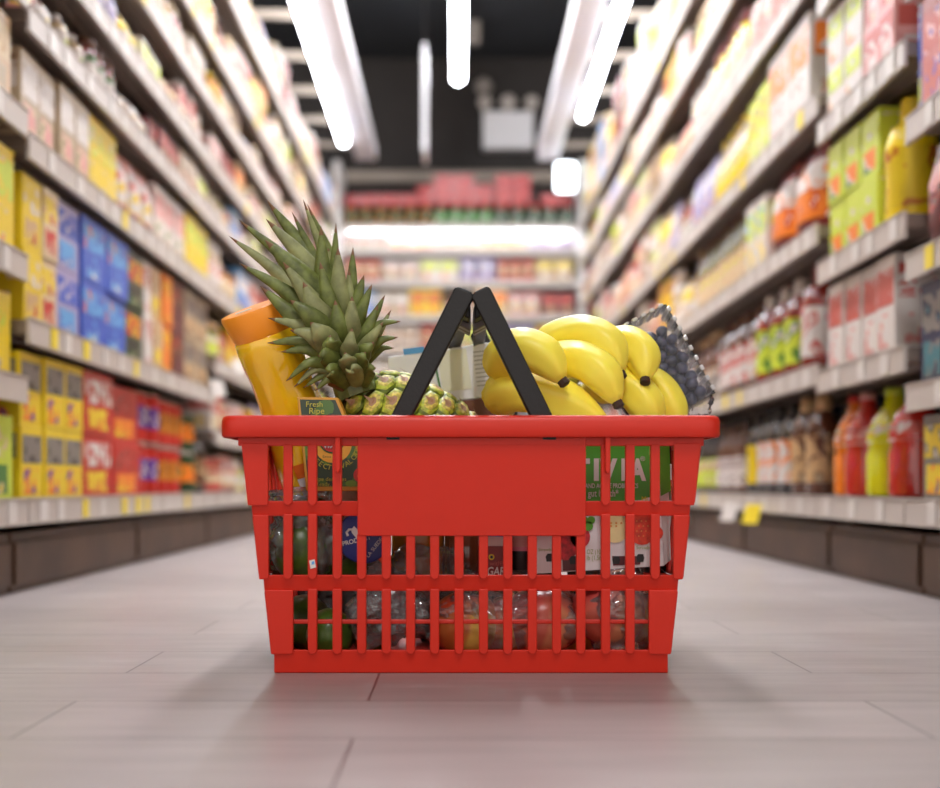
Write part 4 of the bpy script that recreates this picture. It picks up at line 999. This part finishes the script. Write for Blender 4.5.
for chh, px, wd in (('A', 538, 17), ('C', 556, 15), ('T', 574.5, 16), ('I', 593, 5), ('V', 601, 18), ('I', 620.5, 5), ('A', 630.5, 17)):
    text_bm(bm, chh, .0262, oy(px, 479.5, .0012), xd, yd, mi=0, bold=.0013, width=wd / (F / (Ya - CAMY)))
part('brand_lettering', bm, K('white'), yg); bm = bmesh.new()
text_bm(bm, '\u00ae', .006, oy(640, 461, .0012), xd, yd, mi=0)
text_bm(bm, 'AND ACTIVE PROBIOTICS', .0060, oy(585, 488, .0012), xd, yd, mi=0, bold=.0001, width=53 / 1095)
text_bm(bm, "'s gut health*", .0088, oy(582, 496.5, .0012), xd, yd, mi=0, bold=.0001, width=36 / 1095)
part('slogan', bm, K('white'), yg); bm = bmesh.new()
text_bm(bm, 'OZ (10g', .0062, oy(586.5, 554, .0012), xd, yd, mi=1, width=16 / 1095); text_bm(bm, 'lb (1.56k', .0062, oy(586.5, 560, .0012), xd, yd, mi=1, width=17 / 1095)
YP = [K('white'), mat('ink_green_small', (140, 160, 60), .5), K('yellow')]
part('weight_print', bm, YP, yg); bm = bmesh.new()
text_bm(bm, 'Strawberry', .0042, oy(538, 551, .0012), xd, yd, mi=1); part('flavour_print', bm, YP, yg); bm = bmesh.new()
text_bm(bm, 'Strawberry', .0042, oy(636, 549, .0012), xd, yd, mi=1)
text_bm(bm, 'Mi', .006, oy(641, 501, .0016), xd, yd, mi=2)
part('printing', bm, [K('white'), mat('ink_green_small', (140, 160, 60), .5), K('yellow')], yg)
for cx, cy in ((549.5, 557.5), (573, 560), (616, 560), (640, 558)):
    bm = bmesh.new(); ypoly(bm, [(cx - 4, cy - 1), (cx - 2, cy - 4), (cx + 3, cy - 4), (cx + 4, cy), (cx + 3, cy + 4), (cx - 3, cy + 4)], 0, .0013); part('cutout', bm, K('black'), yg)
for q in ([(612, 556), (641, 556), (640, 564.5), (613, 565.5)], [(562, 556), (581, 556), (580, 570), (563, 571)]):
    bm = bmesh.new(); ypoly(bm, q, 0, .0010); part('cutout', bm, K('maroon'), yg)
# tray of pots under the carton: dark red pot cups
cup = mat('pot_maroon', (110, 30, 32), .4)
for i, px in enumerate((560, 592, 624, 652)):
    bm = bmesh.new(); p = at(px, 574.5, Ya + .015); lathe(bm, [(.010, -.006), (.0125, .0), (.0128, .003)], 16, M=Matrix.Translation(p - Vector((0, 0, .006)))); part('pot', bm, cup, yg, smooth='angle')

# dark bottle with white and red bands, at the right end
p0 = at(655, 572, .070); db = empty('dark_bottle', p0); tag(db, 'dark bottle with white, red and pink bands at the right end of the basket', 'bottle')
M = Matrix.Translation(p0)
hz = lambda py: (at(655, py, .070) - p0).z
mats = [K('black', coat=1), mat('band_white', (222, 216, 214), .4), mat('band_red', (196, 34, 26), .4), mat('band_pink', (220, 130, 150), .4)]
r = .016
bm = bmesh.new(); lathe(bm, [(r * .9, 0, 0), (r, .004, 0), (r, hz(552), 3), (r, hz(544), 1), (r, hz(500), 0), (r, hz(486), 2), (r, hz(480), 1), (r, hz(464), 0), (r * .95, hz(440), 0), (r * .5, hz(428), 0), (r * .45, hz(424), 0)], 24, M=M); part('bottle_body', bm, mats, db, smooth='angle')
bm = bmesh.new(); lathe(bm, [(r * .5, hz(424)), (r * .52, hz(423)), (r * .5, hz(418)), (r * .4, hz(417.5))], 20, M=M); part('cap', bm, K('black'), db, smooth='angle')
# GARLIC pack
gp = empty('red_packet', at(500, 578, .03)); tag(gp, 'dark red packet with white top and slanted white lettering behind the centre slots', 'packet')
q = [at(478, 528, .03), at(512, 528, .03), at(512, 580, .03), at(478, 580, .03)]
bm = bmesh.new(); prism3(bm, q, [p + Vector((0, .02, 0)) for p in q]); part('box_body', bm, mat('packet_red', (126, 24, 20), .4), gp, bevel=.001)
def op(px, py, o=.0008): return at(px, py, .03) + Vector((0, -o, 0))
bm = bmesh.new()
def opoly(pts, mi, o=.0008): a = [op(x, y, o) for x, y in pts]; prism3(bm, a, [p + Vector((0, .0005, 0)) for p in a], mi)
opoly([(478.5, 529), (511.5, 529), (511.5, 546), (478.5, 546)], 0); opoly([(478.5, 534), (511.5, 534), (511.5, 536.5), (478.5, 536.5)], 1, .0012); opoly(circ(491.5, 557, 3, 12), 2, .0012); opoly(circ(491.5, 557, 1.6, 8), 3, .0016)
text_bm(bm, 'GAR', .0108, op(486.5, 575, .0014), xd, yd, mi=0, bold=.0002, shear=.15, width=.0165); text_bm(bm, 'with', .0062, op(489.5, 565.5, .0014), xd, yd, mi=4); text_bm(bm, 'BEA', .006, op(500, 565.5, .0014), xd, yd, mi=4)
part('printing', bm, [K('white'), K('blue'), K('yellow'), K('black'), K('rose')], gp)
# pink and black pot lying between
bm = bmesh.new(); p = at(521, 561, .055); M = Matrix.Translation(p)
lathe(bm, [(.013, -.008, 0), (.014, -.006, 0), (.014, .010, 1), (.014, .014, 2), (.014, .028, 2), (.012, .030, 2)], 20, M=M)
tag(local(link('cosmetic_pot', bm, [K('black'), mats[3], K('pink')], smooth='angle')), 'small pot with pink band and black base beside the dark red packet', 'pot')

# round blue tub seal
p = at(364, 537, .028); bt = empty('round_tub', p - Vector((0, 0, .024))); tag(bt, 'round tub with dark blue disc label behind the second row of slots', 'tub')
Mr = Matrix.Translation(p) @ Matrix.Rotation(PI / 2, 4, 'X') 
bm = bmesh.new(); lathe(bm, [(.020, -.035), (.0225, -.033), (.0235, 0)], 32, M=Mr); part('tub_body', bm, mat('tub_pale', (206, 202, 204), .4), bt, smooth='angle')
bm = bmesh.new(); lathe(bm, [(.0245, .0), (.0245, .003), (.0238, .0042), (.022, .0046)], 40, M=Mr); part('disc_label', bm, mat('disc_blue', (28, 36, 110), .35), bt, smooth='angle')
def ob(px, py): return at(px, py, .028 - .0052)
bm = bmesh.new(); xt, yt = Vector((.97, 0, .24)), Vector((-.24, 0, .97))
text_bm(bm, 'PRODUCT', .0058, ob(342.5, 546, ), xt, yt, mi=0, bold=.0001)
cl = math.radians(52); text_bm(bm, 'LA SUEDE', .0050, ob(368.5, 558), Vector((math.cos(cl), 0, math.sin(cl))), Vector((-math.sin(cl), 0, math.cos(cl))), mi=0)
sweep(bm, [ob(x, y) for x, y in ((348, 536), (346.5, 532.5), (349, 529.5), (352.5, 529.5), (354, 533))], [.0012] * 5, 6)
a = [ob(x, y) for x, y in ((351, 530), (354, 526), (359, 531), (361, 538), (357, 539), (352, 533))]; prism3(bm, a, [p - Vector((0, .0003, 0)) for p in a])
for i in range(4): 
    a = [ob(x, y) for x, y in ((377 - i * .6, 537 + i * .3), (377.6 - i * .6, 536 + i * .3), (379, 538), (378.5, 539))]
part('printing', bm, [tagm], bt)

# ================================================================== PRODUCE AND BAGS
def fruit(name, c, rx, rz, m, label, cat, ry=None, rot=0.0, seed=0, stemc=None, group=None, dimple=.18):
    r_ = empty(name, c - Vector((0, 0, rz))) ; tag(r_, label, cat, group)
    bm = bmesh.new(); bmesh.ops.create_icosphere(bm, subdivisions=3, radius=1)
    Rm = Matrix.Rotation(rot, 3, 'Y')
    for vv in bm.verts:
        p = vv.co.copy(); k = 1 + .04 * noise.noise(p * 1.3 + Vector((seed, 0, 0))); rad = math.hypot(p.x, p.y)
        zz = p.z - (dimple * math.exp(-(rad / .28) ** 2) if p.z > 0 else -dimple * .5 * math.exp(-(rad / .28) ** 2))
        vv.co = c + Rm @ Vector((p.x * rx * k, p.y * (ry or rx) * k, zz * rz * k))
    part('flesh', bm, m, r_, smooth=True)
    bm = bmesh.new(); t = c + Rm @ Vector((0, 0, rz * .82)); t2 = c + Rm @ Vector((.002, 0, rz * 1.1)); sweep(bm, [t, t.lerp(t2, .5), t2], [.0012, .001, .0013], 6)
    part('stem', bm, mat('stem_brown', (84, 60, 34), .7), r_, smooth=True)
    return r_
def mat_apple(name, a, b):
    m = mat_print(name, (a, tuple(int((x + y) / 2) for x, y in zip(a, b)), b), 22, (1, 1, .5), .3)
    rp = [n for n in m.node_tree.nodes if n.type == 'VALTORGB'][0].color_ramp; rp.interpolation = 'EASE'; rp.elements[0].position = .35
    return m
ap1 = mat_apple('apple_red_yellow', (176, 44, 26), (224, 176, 84)); ap2 = mat_apple('apple_pink', (190, 60, 60), (226, 150, 110)); ap3 = mat_apple('peach', (214, 122, 60), (232, 190, 110)); avo = mat('avocado_green', (70, 92, 26), .35, var=.4, scale=70, bump=.3)
lime = mat('lime_green', (74, 96, 30), .35, var=.3, scale=60)
fz = .006
F_ = [('apple', 466, 634, .045, .034, ap1, 'yellow and red apple at the basket bottom, just left of the centre ribs', 'apple'),
      ('apple', 502, 628, .055, .030, ap1, 'red apple low in the clear bag at the basket centre', 'apple'),
      ('apple', 541, 622, .050, .036, ap2, 'pink apple right of the basket centre behind the lowest slots', 'apple'),
      ('peach', 608, 612, .048, .036, ap2, 'large pink-red peach under the yogurt pack', 'peach'),
      ('peach', 644, 618, .06, .026, ap3, 'brownish orange peach in the right bottom corner of the basket', 'peach'),
      ('apple', 576, 630, .085, .030, ap1, 'dark red apple behind the pink ones near the basket bottom', 'apple')]
for i, (nm, px, py, Y, r, m, lb_, ct) in enumerate(F_):
    c = at(px, py, Y); c.z = max(c.z, fz + r * .93 + .002); fruit(nm, c, r, r * .93, m, lb_, ct, seed=i * 3.1, rot=R.uniform(-.6, .6))
fruit('avocado', at(303, 549, .046), .034, .031, avo, 'dark green avocado in the clear bag behind the left slots', 'avocado', rot=1.2, seed=3, dimple=0)
fruit('avocado', at(342, 557, .075), .024, .022, avo, 'second avocado, tucked behind the blue disc tub', 'avocado', rot=1.4, seed=8, dimple=0)
c = at(330, 634, .05); c.z = .006 + .0225; fruit('lime', c, .026, .022, lime, 'bright green lime lying at the bottom left of the basket', 'lime', rot=1.5, seed=6, dimple=-.1)
c = at(372, 636, .09); c.z = .006 + .0225; fruit('lime', c, .025, .022, lime, 'green lime behind the crumpled clear bag near the bottom', 'lime', rot=1.3, seed=16, dimple=-.1)
c = at(306, 610, .11); c.z = .034; fruit('avocado', c, .028, .026, avo, 'blackish green avocado in the dark bottom left corner', 'avocado', rot=1.2, seed=13, dimple=0)
bagm = mat_film('produce_bag_film', opac=.12, gloss=.42, bump=1.0, scale=22)
bagm2 = mat_film('grey_bag_film', tint=(200, 196, 198), opac=.22, gloss=.5, bump=1.0, scale=28)
crumple('produce_bag', at(306, 540, .050), .040, .040, .046, bagm, 'clear plastic bag wrapped round the avocados behind the left slots', 'bag', .30, 5, 2)
crumple('produce_bag', at(392, 606, .042), .042, .030, .040, bagm2, 'crumpled greyish clear bag at the bottom, left of the apples', 'bag', .35, 5, 9)
crumple('produce_bag', at(428, 572, .075), .050, .040, .026, bagm, 'clear bag folded over, below the red label panel', 'bag', .35, 5, 12)
crumple('produce_bag', at(500, 618, .052), .085, .044, .036, bagm, 'long clear bag holding the apples along the basket bottom', 'bag', .22, 5, 21)
crumple('produce_bag', at(620, 614, .052), .040, .044, .044, bagm, 'clear bag holding the peaches in the right bottom corner', 'bag', .22, 5, 31)
crumple('plastic_wrap', at(300, 500, .075), .036, .03, .014, bagm, 'loose clear wrap gathered under the juice bottle label', 'wrap', .35, 4, 41)
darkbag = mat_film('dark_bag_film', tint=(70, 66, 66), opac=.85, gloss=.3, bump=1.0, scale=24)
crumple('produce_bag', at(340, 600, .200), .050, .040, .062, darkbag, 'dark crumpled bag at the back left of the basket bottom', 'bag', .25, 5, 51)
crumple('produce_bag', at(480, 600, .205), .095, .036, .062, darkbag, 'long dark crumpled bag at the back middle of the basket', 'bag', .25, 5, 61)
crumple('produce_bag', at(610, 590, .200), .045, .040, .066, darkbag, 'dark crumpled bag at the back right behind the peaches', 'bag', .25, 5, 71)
# brown bread-like loaf pack and dark jar in the middle
bm = bmesh.new(); p = at(418, 560, .10); lathe(bm, [(.022, -.02), (.026, -.015), (.026, .03), (.018, .038)], 24, M=Matrix.Translation(p)); jr2 = local(link('honey_jar', bm, mat('jar_amber', (150, 92, 22), .2, coat=1), smooth='angle')); tag(jr2, 'dark amber jar under the red label panel behind the clear bags', 'jar')
bm = bmesh.new(); p = at(468, 556, .10); lathe(bm, [(.020, -.03), (.023, -.026), (.023, .03), (.014, .042), (.011, .052)], 24, M=Matrix.Translation(p)); o = local(link('dark_bottle', bm, K('brown', coat=1), smooth='angle')); tag(o, 'short dark brown bottle left of the dark red packet', 'bottle')

# ================================================================== LIGHT AND CAMERA
w = bpy.data.worlds.new('World'); SC.world = w; w.use_nodes = True
bg = w.node_tree.nodes['Background']; bg.inputs['Color'].default_value = lin((252, 241, 234)); bg.inputs['Strength'].default_value = .85
cam = bpy.data.cameras.new('Camera'); co = bpy.data.objects.new('Camera', cam); COL.objects.link(co)
co.location = (0, CAMY, CH); co.rotation_euler = (PI / 2, 0, 0)
cam.sensor_width = 36; cam.lens = 36 * F / 940; cam.shift_x = (470 - VX) / 940; cam.shift_y = (VY - 394) / 940
cam.clip_start = .05; cam.dof.use_dof = True; cam.dof.focus_distance = 1.22; cam.dof.aperture_fstop = 3.5
SC.camera = co
SC.view_settings.view_transform = 'Standard'; SC.view_settings.look = 'None'; SC.view_settings.exposure = 0.68; SC.view_settings.gamma = 1.0; SC.view_settings.use_curve_mapping = False
